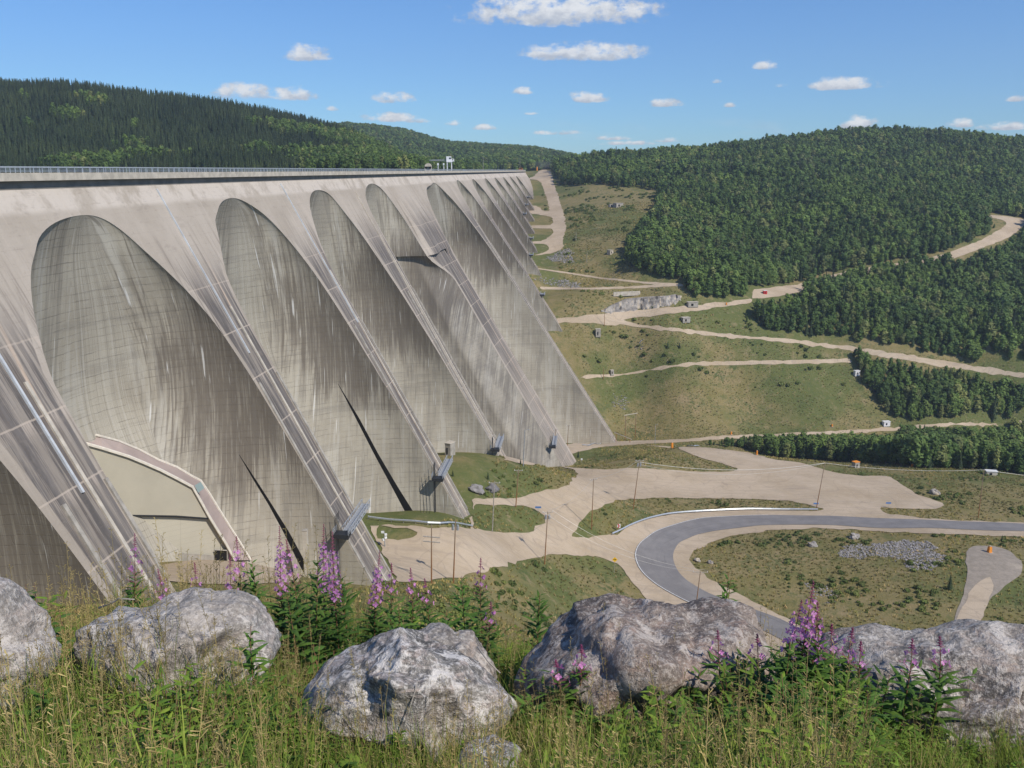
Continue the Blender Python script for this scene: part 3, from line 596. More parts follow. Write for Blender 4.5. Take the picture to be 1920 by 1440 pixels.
for b in range(0, 13):
    s0, s1 = SCn[b], SCn[b+1]; hap = CONTROL[b][0][0][0]; hb = max(HB[b], HB[b+1])
    hs = [TOPH, 3.8, 5, hap-.02] + list(hap+np.array([0.01, .06, .15, .3, .5, .8, 1.2, 1.7, 2.3, 3, 3.8, 4.7, 5.8, 7, 8.4, 10, 12, 14, 16.5, 19, 22])) + list(np.arange(32, hb, 3.))
    hs = sorted(set(hs) | ({37.9, 38.25} if b == 4 else set()))
    hs = [h for h in hs if h <= hb]
    NS = 12
    for side in (0, 1):
        V = []; UM = []; UN = []
        for H in hs:
            sL, sR = edge(b, max(H, hap)); a_, c_ = (s0, float(sL)) if side == 0 else (float(sR), s1)
            ctr = s0 if side == 0 else s1
            for j in range(NS+1):
                s = a_+(c_-a_)*j/NS; W = float(Wf(s, H)); V.append(dp(s, W, H)); UM.append((s, H*1.13))
                UN.append((s-ctr, max(abs((c_ if side == 0 else a_)-ctr), .1)))
        n = NS+1; F = [(i*n+j, (i+1)*n+j, (i+1)*n+j+1, i*n+j+1) for i in range(len(hs)-1) for j in range(NS)]
        face_parts.setdefault(b+side, []).append((V, F, UM, UN))
    # intrados of the arch barrel
    NT_ = 96; hr = [h for h in hs if h > hap-.01]; hr2 = []
    for i in range(len(hr)-1): hr2 += list(np.linspace(hr[i], hr[i+1], 3 if hr[i] > 30 else 2)[:-1])
    hr2.append(hr[-1])
    if b in WEDGE:
        H0 = WEDGE[b][0][0]; hr2 = sorted(set([h for h in hr2 if abs(h-H0) > .3]+[H0]))
    V = []; UM = []; UN = []; UP3 = []; tg = np.linspace(0, 1, NT_+1)
    for H in hr2:
        sL, sR = edge(b, H); sL, sR = float(sL), float(sR); wid = (sR-sL)/2; c = (sL+sR)/2; tl = tg.copy()
        if b in WEDGE and H >= WEDGE[b][0][0]-.001:
            wr = WEDGE[b][1]; l_, r_ = np.interp(H, [q[0] for q in wr], [q[1] for q in wr]), np.interp(H, [q[0] for q in wr], [q[2] for q in wr])
            kx = int(NT_*.86); tl = np.concatenate([np.linspace(0, l_, kx+1), np.linspace(r_, 1, NT_-kx)])
        elif b in WEDGE:
            wr = WEDGE[b][1][0]; kx = int(NT_*.86); tb = np.concatenate([np.linspace(0, wr[1], kx+1), np.linspace(wr[2], 1, NT_-kx)])
            w_ = float(sstep(hap, WEDGE[b][0][0], H)); tl = tg*(1-w_)+tb*w_
        Ld = 0; pv = None
        for t in tl:
            th = math.pi*t; s = c-wid*math.cos(th); base = float(Wf(sL, H))*(1-t)+float(Wf(sR, H))*t
            W = base-dep(b, H)*max(math.sin(th), 0)**ex(H)-.02
            if b == 4 and H > 38.2:                        # below the ledge the far flank flares out to the rib
                wd2 = (411.5-sL)/2; c2 = sL+wd2; b2 = float(Wf(sL, H))
                if t < .90: th = math.pi*t/.90*.95; s = c2-wd2*math.cos(th); W = b2-dep(b, H)*max(math.sin(th), 0)**ex(H)-.02
                else:
                    th = math.pi*.95; q = (t-.90)/.10; s = c2-wd2*math.cos(th); W = b2-dep(b, H)*max(math.sin(th), 0)**ex(H); s, W = s+(sR-s)*q, W+(float(Wf(sR, H))-.02-W)*q
            p = dp(s, W, H)
            if pv is not None: Ld += float(np.linalg.norm(p-pv))
            pv = p; V.append(p); UM.append([Ld, H*1.13]); UN.append((t, H)); UP3.append((s, W))
        for q in range(len(V)-NT_-1, len(V)): UM[q][0] -= Ld/2
    n = NT_+1; F = []
    for i in range(len(hr2)-1):
        for j in range(NT_):
            if b in WEDGE and hr2[i] >= WEDGE[b][0][0]-.001 and j == int(NT_*.86): continue
            F.append((i*n+j, (i+1)*n+j, (i+1)*n+j+1, i*n+j+1))
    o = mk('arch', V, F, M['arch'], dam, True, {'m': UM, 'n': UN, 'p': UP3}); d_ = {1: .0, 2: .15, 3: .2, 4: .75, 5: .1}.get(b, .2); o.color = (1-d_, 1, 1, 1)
    if b in WEDGE:    # a deep slot runs down the arch: walls near-black, the recess shade put into their colour
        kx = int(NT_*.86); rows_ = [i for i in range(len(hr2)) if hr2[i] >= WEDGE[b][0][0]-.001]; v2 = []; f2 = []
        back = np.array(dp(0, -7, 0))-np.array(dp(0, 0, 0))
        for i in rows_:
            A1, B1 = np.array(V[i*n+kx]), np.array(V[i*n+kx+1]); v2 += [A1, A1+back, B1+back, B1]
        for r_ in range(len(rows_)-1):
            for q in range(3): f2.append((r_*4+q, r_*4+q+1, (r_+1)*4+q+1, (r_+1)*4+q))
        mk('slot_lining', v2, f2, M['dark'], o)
# gravity wing beyond the last arch
V = []; UM = []; UN = []; hs = [TOPH, 3.8, 5, 8, 12, 18, 26, 36, 50]; NS = 24
for H in hs:
    for j in range(NS+1): s = 1115+(1238-1115)*j/NS; V.append(dp(s, float(Wf(s, H)), H)); UM.append((s, H)); UN.append((60, 100))
n = NS+1; face_parts.setdefault(13, []).append((V, [(i*n+j, (i+1)*n+j, (i+1)*n+j+1, i*n+j+1) for i in range(len(hs)-1) for j in range(NS)], UM, UN))
BUT = {}
for k, L in face_parts.items():
    V = []; F = []; UM = []; UN = []
    for v, f, a, c in L:
        b0 = len(V); V += list(v); F += [tuple(i+b0 for i in q) for q in f]; UM += a; UN += c
    BUT[k] = mk('buttress', V, F, M['face'], dam, False, {'m': UM, 'n': UN})
# pale drain channels and kerbs running down the near ribs
def strip(k, s_off, w_, hh, H0, H1, m, name, half=False):
    V = []; s = SCn[k]+s_off; hs = np.linspace(H0, H1, 24)
    for H in hs:
        for ds, dw in ((-w_/2, 0), (-w_/2, hh), (w_/2, hh), (w_/2, 0)): V.append(dp(s+ds, float(Wf(s+ds, H))+dw-(.05 if dw == 0 else 0), H-(.0 if dw == 0 else dw*.3)))
    F = [(i*4+j, i*4+4+j, i*4+5+j, i*4+1+j) for i in range(23) for j in range(3)]+[(0, 1, 2, 3), (95, 94, 93, 92)]
    return mk(name, V, F, m, BUT[k])
pm = flat('drain_metal', (.50, .52, .53), .5, .08, .5)
strip(1, -.6, .45, .35, 4, 46, pm, 'drain_pipe'); strip(2, -2.2, .32, .3, 4, 40, pm, 'drain_pipe')
strip(3, .3, .4, .3, 4, 46, pm, 'drain_pipe'); strip(4, -.8, .45, .3, 8, 122, M['conc_pale'], 'drain_channel')
for k, H1 in ((1, 62), (2, 96), (3, 108), (4, 112), (6, 175)):
    strip(k, 1.4, .7, .25, 30, H1, M['conc_pale'], 'drain_channel')
    for sgn in (-1, 1): strip(k, sgn*(HWn[k]-.55), .8, .35, 46, H1, M['conc'], 'edge_kerb')
# light block at the ledge of the central rib
mb = MB()
for i_, (a, c) in enumerate(((408.8, 436.5),)):
    P0_ = [dp(a, float(Wf(a, 37.8)), 37.9), dp(c, float(Wf(c, 37.8)), 37.9), dp(c, float(Wf(c, 37.8))-14, 37.9), dp(a, float(Wf(a, 37.8))-14, 37.9)]
    mb.add(P0_, [(0, 1, 2, 3)])
mb.build('ledge', M['conc_pale'], BUT[5])
# body behind: upstream wall, ends and crest slab
mb = MB()
q = [dp(-40, -8, 1.7), dp(1238, -8, 1.7), dp(1238, -8, 9.6), dp(-40, -8, 9.6)]; mb.add(q, [(0, 1, 2, 3)])
q = [dp(1238, float(kk(1238)*3), 3), dp(1238, -8, 3), dp(1238, -8, 52), dp(1238, float(kk(1238))*52, 52)]; mb.add(q, [(0, 1, 2, 3)])
mb.build('upstream_wall', M['conc'], dam)
def beam(name, s0, s1, W0, W1, H0, H1, m, parent, n=1):
    mb = MB(); S_ = np.linspace(s0, s1, n+1)
    for i in range(n):
        a, c = S_[i], S_[i+1]; mb.add([dp(a, W0, H1), dp(c, W0, H1), dp(c, W1, H1), dp(a, W1, H1), dp(a, W0, H0), dp(c, W0, H0), dp(c, W1, H0), dp(a, W1, H0)],
                                      [(0, 3, 2, 1), (4, 5, 6, 7), (0, 1, 5, 4), (1, 2, 6, 5), (2, 3, 7, 6), (3, 0, 4, 7)])
    return mb.build(name, m, parent)
deck = beam('crest_road', -40, 1238, -9, 2.25, .95, 1.62, M['conc'], dam)
beam('soffit_beam', -40, 1238, -7.9, 1.45, 1.63, 3.35, M['slab_shaded'], dam)
par = beam('parapet', -40, 1238, 2.0, 2.45, .42, 1.75, M['conc_pale'], dam)
rail = beam('handrail', -40, 1238, 2.15, 2.33, -.62, -.40, M['rail'], dam)
for hh in (-.22, .0, .2): beam('rail_tube', -40, 1238, 2.2, 2.28, hh, hh+.07, M['rail'], rail)
mb = MB(); mb.box((0, 0, 0), (.10, .10, 1.0), -PHI); first = None
for s in np.arange(120, 370, 2.5):
    if first is None: o = first = mb.build('rail_post', M['rail'], rail)
    else: o = first.copy(); C.objects.link(o)
    o.location = dp(s, 2.24, -.05)
mb = MB()
for s in np.arange(370, 1238, 2.5): mb.box(dp(s, 2.24, -.05), (.10, .10, 1.0), -PHI)
o = mb.build('rail_posts', M['rail'], rail); o['kind'] = 'stuff'
mb = MB()
for s in np.arange(100, 1238, 3.): mb.box(dp(s, -8.6, .1), (.10, .10, 1.2), -PHI)
o = mb.build('far_rail_posts', M['rail'], dam); o['kind'] = 'stuff'
beam('far_handrail', -40, 1238, -8.7, -8.5, -.60, -.42, M['rail'], dam)
# ---------------------------------------------------------------- clad building inside the first arch
def arch_pt(b, px, py, off=0., full=False):
    r = ray(px, py); best = None
    for t in np.linspace(100, 330, 1400):
        P = r*t; s, W = sw(P[0], P[1]); H = -P[2]
        if H < CONTROL[b][0][0][0] or s < SCn[b] or s > SCn[b+1]: continue
        sL, sR = edge(b, H); wid = (sR-sL)/2; c = (sL+sR)/2; u = (s-c)/wid
        if abs(u) >= 1:
            continue
        tt = math.acos(-max(-1, min(1, u)))/math.pi; Wa = float(Wf(sL, H))*(1-tt)+float(Wf(sR, H))*tt-dep(b, H)*math.sin(math.pi*tt)**ex(H)
        if W <= Wa+off: return np.array(P) if not full else (tt, H)
    return None
# ---- beige clad building in the first arch
cb = empty('clad_building', arch_pt(1, 330, 1050, 8), 'beige panelled building tucked into the nearest arch under a pinkish curved roof band', 'building')
cb_l = np.array(cb.location)
def loc(V, base): return np.asarray(V)-np.array(base)
OUTR = [(120, 800), (153.6, 810.6), (188, 818), (222.5, 827), (262, 843.5), (297, 862), (332, 876), (360, 892.7), (376.7, 901.4), (393, 926), (410.6, 955), (430, 986), (450, 1017), (462, 1037), (470, 1050)]
INNR = [(126, 822), (165.6, 833.6), (192, 841), (218, 849), (242, 856.6), (272, 869), (301, 881.7), (331, 897), (361.4, 913.4), (377, 941), (393, 970), (409, 996), (424, 1020), (432, 1035), (440, 1050)]
def AP(px, py, off):
    q = arch_pt(1, px, py, off)
    return q if q is not None else ray(px, py)*165
O_ = [AP(x, y, .5) for x, y in OUTR]
_q = np.array([AP(x, y, 6.5) for x, y in INNR if 262 <= x <= 409]); _c = np.polyfit(_q[:, 0], _q[:, 1], 1)      # upright facade plane y = c0 x + c1
def PLN(px, py, off=0.):
    r = ray(px, py); t = (_c[1]-off)/(1-_c[0]*r[0]); return r*t
N_ = [PLN(x, y) for x, y in INNR]
_o = np.array([np.linalg.norm(np.array(a)-b) for a, b in zip(O_, N_)])
O_ = [a if np.linalg.norm(a-b) < 13 and a[1] > b[1] else PLN(x, y, -5.5) for a, b, (x, y) in zip(O_, N_, OUTR)]
mk('roof_band', loc(O_+N_, cb_l), [(i, i+1, len(O_)+i+1, len(O_)+i) for i in range(len(O_)-1)], M['pink'], cb)
for L_, nm in ((O_, 'upper_trim'), (N_, 'lower_trim')):
    mb = MB(); mb.tube([Vector(p)+Vector((0.1, -.3, .15)) for p in loc(L_, cb_l)], .33 if nm == 'lower_trim' else .24, 5); mb.build(nm, M['trim'], cb)
def facade(name, top, bot, off, n=7, mat_=None):
    V = []; UV = []
    for i, ((x0, y0), (x1, y1)) in enumerate(zip(top, bot)):
        for j in range(n+1):
            p = PLN(x0+(x1-x0)*j/n, y0+(y1-y0)*j/n, off); V.append(p-cb_l); UV.append((i*3.2, p[2]))
    return mk(name, V, [(i*(n+1)+j, i*(n+1)+j+1, (i+1)*(n+1)+j+1, (i+1)*(n+1)+j) for i in range(len(top)-1) for j in range(n)], mat_ or M['beige'], cb, uvs={'m': UV})
Tt = INNR[:11]; xs = [p[0] for p in Tt]
LG = [(x, float(np.interp(x, [120, 246, 332, 393], [964, 965, 966.5, 971]))) for x in xs]
f_up = facade('upper_wall', Tt[:-1]+[(392.5, 969.5)], LG, .05, 7, flat('beige_upper', (.43, .395, .31), .7, .03, .15))
B0 = [(x, max(float(np.interp(x, [120, 246, 332, 393, 440], [967, 968, 970, 974, 1050])), 0)) for x in (126, 180, 246, 290, 333.5, 334.5, 360, 393, 409, 424, 437)]
B0[-3:] = [(409, 998), (424, 1021), (437, 1044)]
facade('lower_wall', B0, [(x, 1100) for x, _ in B0], -.9, 8)
mb = MB(); mb.tube([Vector(PLN(x, y+1.0, -.1)-cb_l) for x, y in LG], .22, 5); mb.build('painted_shadow_gap', M['darksteel'], cb)  # dark tube stands in for the shaded gap under the ledge
P4 = [PLN(x, y, .0) for x, y in ((364.5, 912), (376, 905), (383, 917), (371, 926))]; mk('skylight', loc(P4, cb_l)+np.array((.25, -.5, .4)), [(0, 1, 2, 3)], M['glass'], cb)
P4 = [PLN(x, y, -.6) for x, y in ((401.5, 1029.5), (425, 1030.5), (425.5, 1056), (405, 1051))]; dv = np.array((.2, -.35, 0)); Q4 = [p+np.array((-1.2, 2.2, 0)) for p in P4]
mk('door_opening', loc([p+dv for p in P4], cb_l), [(0, 1, 2, 3)], M['dark'], cb)
mb = MB()
for i in range(3): mb.bar(loc(P4[i], cb_l)+dv*1.4, loc(P4[(i+1) % 4], cb_l)+dv*1.4, .14, 4)
mb.build('door_frame', M['conc'], cb)
P4 = [PLN(x, y, .1) for x, y in ((335, 1037), (402, 1041), (402, 1100), (335, 1100))]; mk('plinth', loc(P4, cb_l), [(0, 1, 2, 3)], M['conc'], cb)
# ---------------------------------------------------------------- steel galleries across the ribs
def shift(mb, base): b = Vector(base); mb.v = [tuple(Vector(p)-b) for p in mb.v]; return mb
def gallery(k, py, label, big=True, L0=-6.5, L1=11., Wd=1.9):
    Hs = np.linspace(5, 190, 1800); s = SCn[k]; x, y = proj(dp(s, kk(s)*Hs+1, Hs)); H = float(Hs[np.argmin(abs(y-py))]); hw = HWn[k]
    base = dp(s, kk(s)*H, H); g = empty('steel_gallery', base, label, 'gangway', 'steel galleries on the dam ribs')
    W0 = float(kk(s)*H)+.6; a, c = s+L0, s+L1
    mb = MB(); n = 7 if big else 2
    for W in (W0, W0+Wd): 
        for h in (0, -1.2, .7): mb.bar(dp(a, W, H+h), dp(c, W, H+h), .11 if big else .16, 4)
        for i in range(n+1):
            s_ = a+(c-a)*i/n; mb.bar(dp(s_, W, H+.7), dp(s_, W, H-1.2), .08, 4)
            if i < n: mb.bar(dp(s_, W, H+.7), dp(a+(c-a)*(i+1)/n, W, H-1.2), .06, 4)
    shift(mb, base).build('truss', M['steel'], g)
    mb = MB(); mb.add([dp(a, W0, H), dp(c, W0, H), dp(c, W0+Wd, H), dp(a, W0+Wd, H), dp(a, W0, H+.25), dp(c, W0, H+.25), dp(c, W0+Wd, H+.25), dp(a, W0+Wd, H+.25)], [(0, 1, 2, 3), (7, 6, 5, 4), (0, 4, 5, 1), (1, 5, 6, 2), (2, 6, 7, 3), (3, 7, 4, 0)])
    shift(mb, base).build('deck', M['steel'], g)
    p0, p1 = a-2.6, a+.2
    mb = MB(); Wb = W0-1.6; mb.add([dp(p0, Wb, H), dp(p1, Wb, H), dp(p1, W0+Wd, H), dp(p0, W0+Wd, H), dp(p0, Wb, H+.8), dp(p1, Wb, H+.8), dp(p1, W0+Wd, H+.8), dp(p0, W0+Wd, H+1.1)], [(0, 1, 2, 3), (7, 6, 5, 4), (0, 4, 5, 1), (1, 5, 6, 2), (2, 6, 7, 3), (3, 7, 4, 0)])
    shift(mb, base).build('platform', M['darksteel'], g)
    mb = MB()
    for q in range(4):
        s_ = p0+(p1-p0)*q/3; mb.bar(dp(s_, W0+Wd, H), dp(s_, W0+Wd, H-1.3), .08, 4); mb.bar(dp(s_, Wb, H), dp(s_, Wb, H-1.3), .08, 4)
    for W in (Wb, W0+Wd):
        for h in (-1.3, -.7): mb.bar(dp(p0, W, H+h), dp(p1, W, H+h), .07, 4)
    shift(mb, base).build('platform_rail', M['steel'], g)
    if big:
        mb = MB()
        for q in range(4): mb.bar(dp(p0+.4+q*.9, Wb+.6, H-4.5), dp(p0+.4+q*.9, Wb+.6, H+18), .07, 4)
        shift(mb, base).build('hoist_cables', M['darksteel'], g)
    return g, H
gallery(2, 975, 'long blue steel gallery crossing the second rib from the left above the sand')
g3, H3 = gallery(3, 880, 'blue steel gallery with a dark box and hoist cables on the third rib')
gallery(4, 832, 'shorter blue steel gallery on the fourth rib behind the grey kiosk', True, -5, 11)
gallery(5, 815, 'dark boxed steel gallery on the broad central rib behind the utility poles', True, -18, -2)
for i, (k, py, lb) in enumerate(((7, 551, 'small blue service cabin lowest on the far ribs, above the road junction'), (8, 477, 'small blue service cabin beside the bottom of the bending gravel road'), (9, 446, 'small blue service cabin level with the widest part of the gravel road'),
                                 (10, 400, 'small blue service cabin beside the middle grass strip'), (11, 383, 'small blue service cabin second from the top of the far ribs'), (12, 369, 'highest small blue service cabin on the far ribs'))):
    gallery(k, py, lb, False, -2, 4.5, 3)
# maintenance carriage hanging on the arch under the third gallery
s = SCn[3]-14.; W = float(kk(s)*H3)-2.; base = dp(s, W, H3+13)
cg = empty('hanging_carriage', base, 'dark steel maintenance carriage with a curved hose hanging beside the black slot', 'carriage')
mb = MB(); mb.box((0, 0, 0), (3.0, 2.2, 1.2), .5); mb.build('frame', M['darksteel'], cg)
mb = MB(); [mb.bar((-1.4+q*.9, 0, 0), (-1.4+q*.9, .2, 13), .06, 4) for q in range(4)]; mb.build('cables', M['darksteel'], cg)
mb = MB(); mb.tube([(-1.6, -.3, .6), (-2.6, -.4, .9), (-3.0, -.4, 0), (-2.5, -.4, -1.2)], .35, 7); mb.build('hose_drum', M['darksteel'], cg)
mb = MB(); mb.bar((1.2, -.2, -.3), (3.6, -.3, .8), .14, 5); mb.bar((1.2, -.2, .6), (3.4, -.3, 1.0), .1, 5); mb.build('arm', M['steel'], cg)
# ---------------------------------------------------------------- poles and wires
def at(px, py): return hit(px, py)
def top_h(b, py):                                      # height that puts the tip on the right scan line
    hs = np.linspace(.3, 40, 800); P = np.stack([np.full(800, b.x), np.full(800, b.y), b.z+hs], -1); return float(hs[np.argmin(abs(proj(P)[1]-py))])
TOPS = {}
def pole(tx, ty, bx, by, label, arms=1, m=None, rz=0., extra=None, group='wooden utility poles', r=.19, armw=2.6):
    b = at(bx, by); h = top_h(b, ty); xp, _ = proj((b.x, b.y, b.z+h)); dx = (tx-xp)/FP*b.length
    o = empty('utility_pole', b-Vector((0, 0, .1)), label, 'utility pole', group, rz)
    lean = math.atan2(dx, h); o.rotation_euler = (0, lean, 0)
    mb = MB(); mb.bar((0, 0, -.6), (0, 0, h), r, 8, r*.68); mb.build('shaft', m or M['wood'], o)
    A = Vector((math.cos(rz), math.sin(rz), 0))
    for q in range(arms):
        z = h-.35-q*1.6; mb = MB(); mb.bar(-A*armw/2+Vector((0, 0, z)), A*armw/2+Vector((0, 0, z)), .11, 4); mb.bar(-A*armw*.28+Vector((0, 0, z)), Vector((0, 0, z-.8)), .05, 4); mb.bar(A*armw*.28+Vector((0, 0, z)), Vector((0, 0, z-.8)), .05, 4)
        mb.build('crossarm', M['greywood'], o)
        mb = MB()
        for e in (-.46, 0, .46): mb.bar(A*armw*e+Vector((0, 0, z)), A*armw*e+Vector((0, 0, z+.38)), .09, 6)
        mb.build('insulators', M['white'], o)
    if extra == 'can':
        for e in (-.6, .6):
            mb = MB(); mb.bar(A*e+Vector((0, -.1, h-2.6)), A*e+Vector((0, -.1, h-1.2)), .34, 10); mb.build('transformer', M['steel'], o)
    if extra == 'lamp':
        mb = MB(); mb.bar((0, 0, h), (1.1, 0, h+.35), .07, 5); mb.box((1.4, 0, h+.33), (.8, .3, .18)); mb.build('lamp_head', M['steel'], o)
    TOPS[label] = (o, h, Vector((b.x+dx, b.y, b.z+h)), A*armw*.46)
    return o
PL = [pole(1313, 1070, 1302, 1160, 'nearest leaning wooden pole with one pale crossarm, by the inside of the hairpin', 1, None, .1, armw=5.0),
 pole(1027, 958, 1021, 1058, 'wooden pole with transformers at the edge of the sand beside the gravel junction', 1, None, .3, 'can', armw=3.6),
 pole(1113, 897, 1109, 993, 'plain wooden pole in the left end of the grass island by the chevron sign', 1, None, .5, armw=3.2),
 pole(1199, 862, 1187, 955, 'leaning wooden pole with transformers on the long grass island', 1, None, .3, 'can', armw=3.4),
 pole(1546, 868, 1530, 957, 'leaning wooden pole at the right end of the guardrail', 0, None, 1.2),
 pole(1845, 881, 1834, 971, 'rightmost wooden pole, on the brown grass beyond the asphalt road', 0, None, 1.2),
 pole(927, 903, 923, 998, 'grey wooden pole in front of the sandy bank and two dark boulders', 1, M['greywood'], .1, armw=3.6),
 pole(972, 880, 967, 951, 'short wooden pole at the foot of the grassy knoll', 1, None, .1, armw=3),
 pole(854, 975, 850, 1094, 'bare rusty brown pole nearest the dam, in front of the rail', 0, None, 0, 'can'),
 pole(809, 983, 809, 1096, 'thin pole with two separate crossarms beside the rusty brown pole', 0, None, 0),
 pole(984, 806, 981, 874, 'greenish grey pole in front of the dark gallery on the knoll', 0, M['steel'], 0, 'lamp'),
 pole(1023, 801, 1019, 869, 'grey pole in front of the foot of the central rib', 1, M['greywood'], .2),
 pole(1042, 804, 1040, 869, 'brown pole just left of the dark bush at the rib foot', 1, None, .2),
 pole(1066, 797, 1063, 846, 'pole standing against the white stained arch', 1, None, .2),
 pole(1229, 796, 1228, 833, 'dark steel lamp post behind the green mound', 0, M['steel'], 0, 'lamp', r=.15),
 pole(1134, 578, 1133, 612, 'small pole at the fork of the two gravel roads', 0, None, 0, r=.2),
 pole(1132, 690, 1131, 712, 'short rusty post beside the narrow gravel track', 0, None, 0, r=.22),
 pole(1101, 472, 1100, 492, 'little brown pole on the meadow above the thin track', 0, M['greywood'], 0, r=.25),
 pole(1080, 435, 1080, 452, 'little grey pole right of the wide gravel road', 0, M['greywood'], 0, r=.25),
 pole(720, 995, 722, 1026, 'steel post with bunched floodlights between the rib and the sand', 0, M['steel'], 0, None, r=.16)]
o, h, _, _ = TOPS['thin pole with two separate crossarms beside the rusty brown pole']
for z in (h*.80, h*.72):
    mb = MB(); mb.bar((-2.1, .1, z+.1), (2.1, -.1, z-.1), .17, 4); mb.build('crossarm', M['greywood'], o)
o, h, _, _ = TOPS['steel post with bunched floodlights between the rib and the sand']
for q in range(4):
    mb = MB(); mb.box(((-.4, .45, .35, -.3)[q], -.2, h*(.95, .8, .62, .5)[q]), (.7, .4, .55), .3*q); mb.build('floodlight', M['white'], o)
def wire(a, b, sag, label, r=.05, grp='overhead wires'):
    a, b = Vector(a), Vector(b); L = [a.lerp(b, t)+Vector((0, 0, -sag*4*t*(1-t))) for t in np.linspace(0, 1, 17)]
    mb = MB(); mb.tube([p-a for p in L], r, 4); o = mb.build('overhead_wire', M['wire'], None); o.location = a; tag(o, label, 'wire', grp)
def tp(l): return TOPS[l]
k4, k5, k6 = (tp(l) for l in ('leaning wooden pole with transformers on the long grass island', 'leaning wooden pole at the right end of the guardrail', 'rightmost wooden pole, on the brown grass beyond the asphalt road'))
k2, k3, k1 = (tp(l) for l in ('wooden pole with transformers at the edge of the sand beside the gravel junction', 'plain wooden pole in the left end of the grass island by the chevron sign', 'nearest leaning wooden pole with one pale crossarm, by the inside of the hairpin'))
wire(k4[2]+Vector((0, 0, -1)), k5[2], 3.2, 'pale wire slung from the transformer pole to the guardrail-end pole', .09)
wire(k4[2]+Vector((0, 0, -2)), k5[2]+Vector((0, 0, -.1)), 4.6, 'lower thin wire slung from the transformer pole to the guardrail-end pole', .05)
wire(k5[2], k6[2], 1.6, 'pale wire between the two rightmost poles', .07)
wire(k6[2], Vector((k6[2].x+70, k6[2].y-8, k6[2].z-3)), 1.5, 'pale wire running out to the right from the rightmost pole', .07)
wire(k3[2]-k3[3]*0, k4[2], 1.5, 'dark wire from the island pole to the transformer pole', .045)
wire(k2[2], k3[2], 2., 'wire from the junction pole up to the island pole', .045)
for sg, lb in ((-1, 'left'), (1, 'right')): wire(k1[2]+k1[3]*sg, k2[2]+k2[3]*sg, 4, lb+' wire of the pair swinging from the nearest pole over the hairpin', .04)
# H-frame gantries by the toe
def gantry(L, R_, yt, label):
    b0, b1 = at(*L), at(*R_); h = top_h(b0, yt); g = empty('pole_gantry', b0, label, 'gantry', 'timber gantries at the dam toe')
    for q, p in enumerate((b0, b1)):
        mb = MB(); z = b0.z+h-p.z; mb.bar(p-b0-Vector((0, 0, .5)), p-b0+Vector((0, 0, z)), .2, 6); mb.build('post', M['wood'], g)
    mb = MB(); mb.bar(Vector((-1.2, 0, h)), b1-b0+Vector((1.2, 0, b0.z+h-b1.z)), .24, 4); mb.build('beam', M['conc_pale'], g)
gantry((1172, 826), (1191, 822), 779, 'tall timber frame of two poles and a top beam beside the last big rib')
gantry((1155, 829), (1181, 830), 811, 'lower timber frame of two posts beside the last big rib')
# ---------------------------------------------------------------- guard rails
def guardrail(L, label, ht=.85, closed=False, zoff=.2, steps=3.8, n=6):
    P = [np.array(p) for p in gpts(L)]; P = cr(P, n) if len(P) > 2 else np.array(P); out = [P[0]]
    acc = 0
    for i in range(1, len(P)):
        d = np.linalg.norm(P[i]-P[i-1]); q = steps-acc
        while q < d: out.append(P[i-1]+(P[i]-P[i-1])*q/d); q += steps
        acc = (acc+d) % steps
    Q = [Vector((p[0], p[1], float(G(p[0], p[1]))+zoff)) for p in out]; base = Q[0].copy()
    g = empty('guardrail', base, label, 'guardrail', 'guardrails round the gravel yard')
    mb = MB(); V = []; prof = [(0, .95), (.10, .82), (0, .70), (.10, .58), (0, .45), (-.12, .45), (-.12, .95)]
    for i, p in enumerate(Q):
        d = (Q[min(i+1, len(Q)-1)]-Q[max(i-1, 0)]); nrm = Vector((d.y, -d.x, 0)).normalized()
        V += [p-base+nrm*a*1.2+Vector((0, 0, z*ht/.8)) for a, z in prof]
    m_ = len(prof); mb.add(V, [(i*m_+j, (i+1)*m_+j, (i+1)*m_+(j+1) % m_, i*m_+(j+1) % m_) for i in range(len(Q)-1) for j in range(m_)])
    mb.build('rail_beam', M['rail'], g)
    pb = MB(); pb.box((0, 0, .3), (.2, .2, 1.3)); first = None
    for i, p in enumerate(Q[:95]):
        if first is None: first = o = pb.build('post', M['greywood'], g)
        else: o = first.copy(); C.objects.link(o)
        d = (Q[min(i+1, len(Q)-1)]-Q[max(i-1, 0)]); nrm = Vector((d.y, -d.x, 0)).normalized(); o.location = p-base-nrm*.25
guardrail([(1148, 1005), (1166, 997), (1190, 985), (1225, 973), (1265, 965.5), (1330, 961), (1400, 958), (1470, 958.5), (1541, 959)], 'long curved steel guardrail round the outside of the hairpin', .95)
guardrail([(690, 974), (760, 981), (830, 986), (893, 991)], 'straight low guardrail at the foot of the second arch', .8)
guardrail([(946, 850), (985, 857), (1038, 863)], 'pale rail along the foot of the fourth arch', .8)
guardrail([(1266, 838), (1300, 839.5), (1340, 841)], 'short rail at the back edge of the gravel yard', .8)
guardrail([(1092, 836.5), (1110, 835), (1127, 832.5)], 'short rail beside the white stained arch', .8)
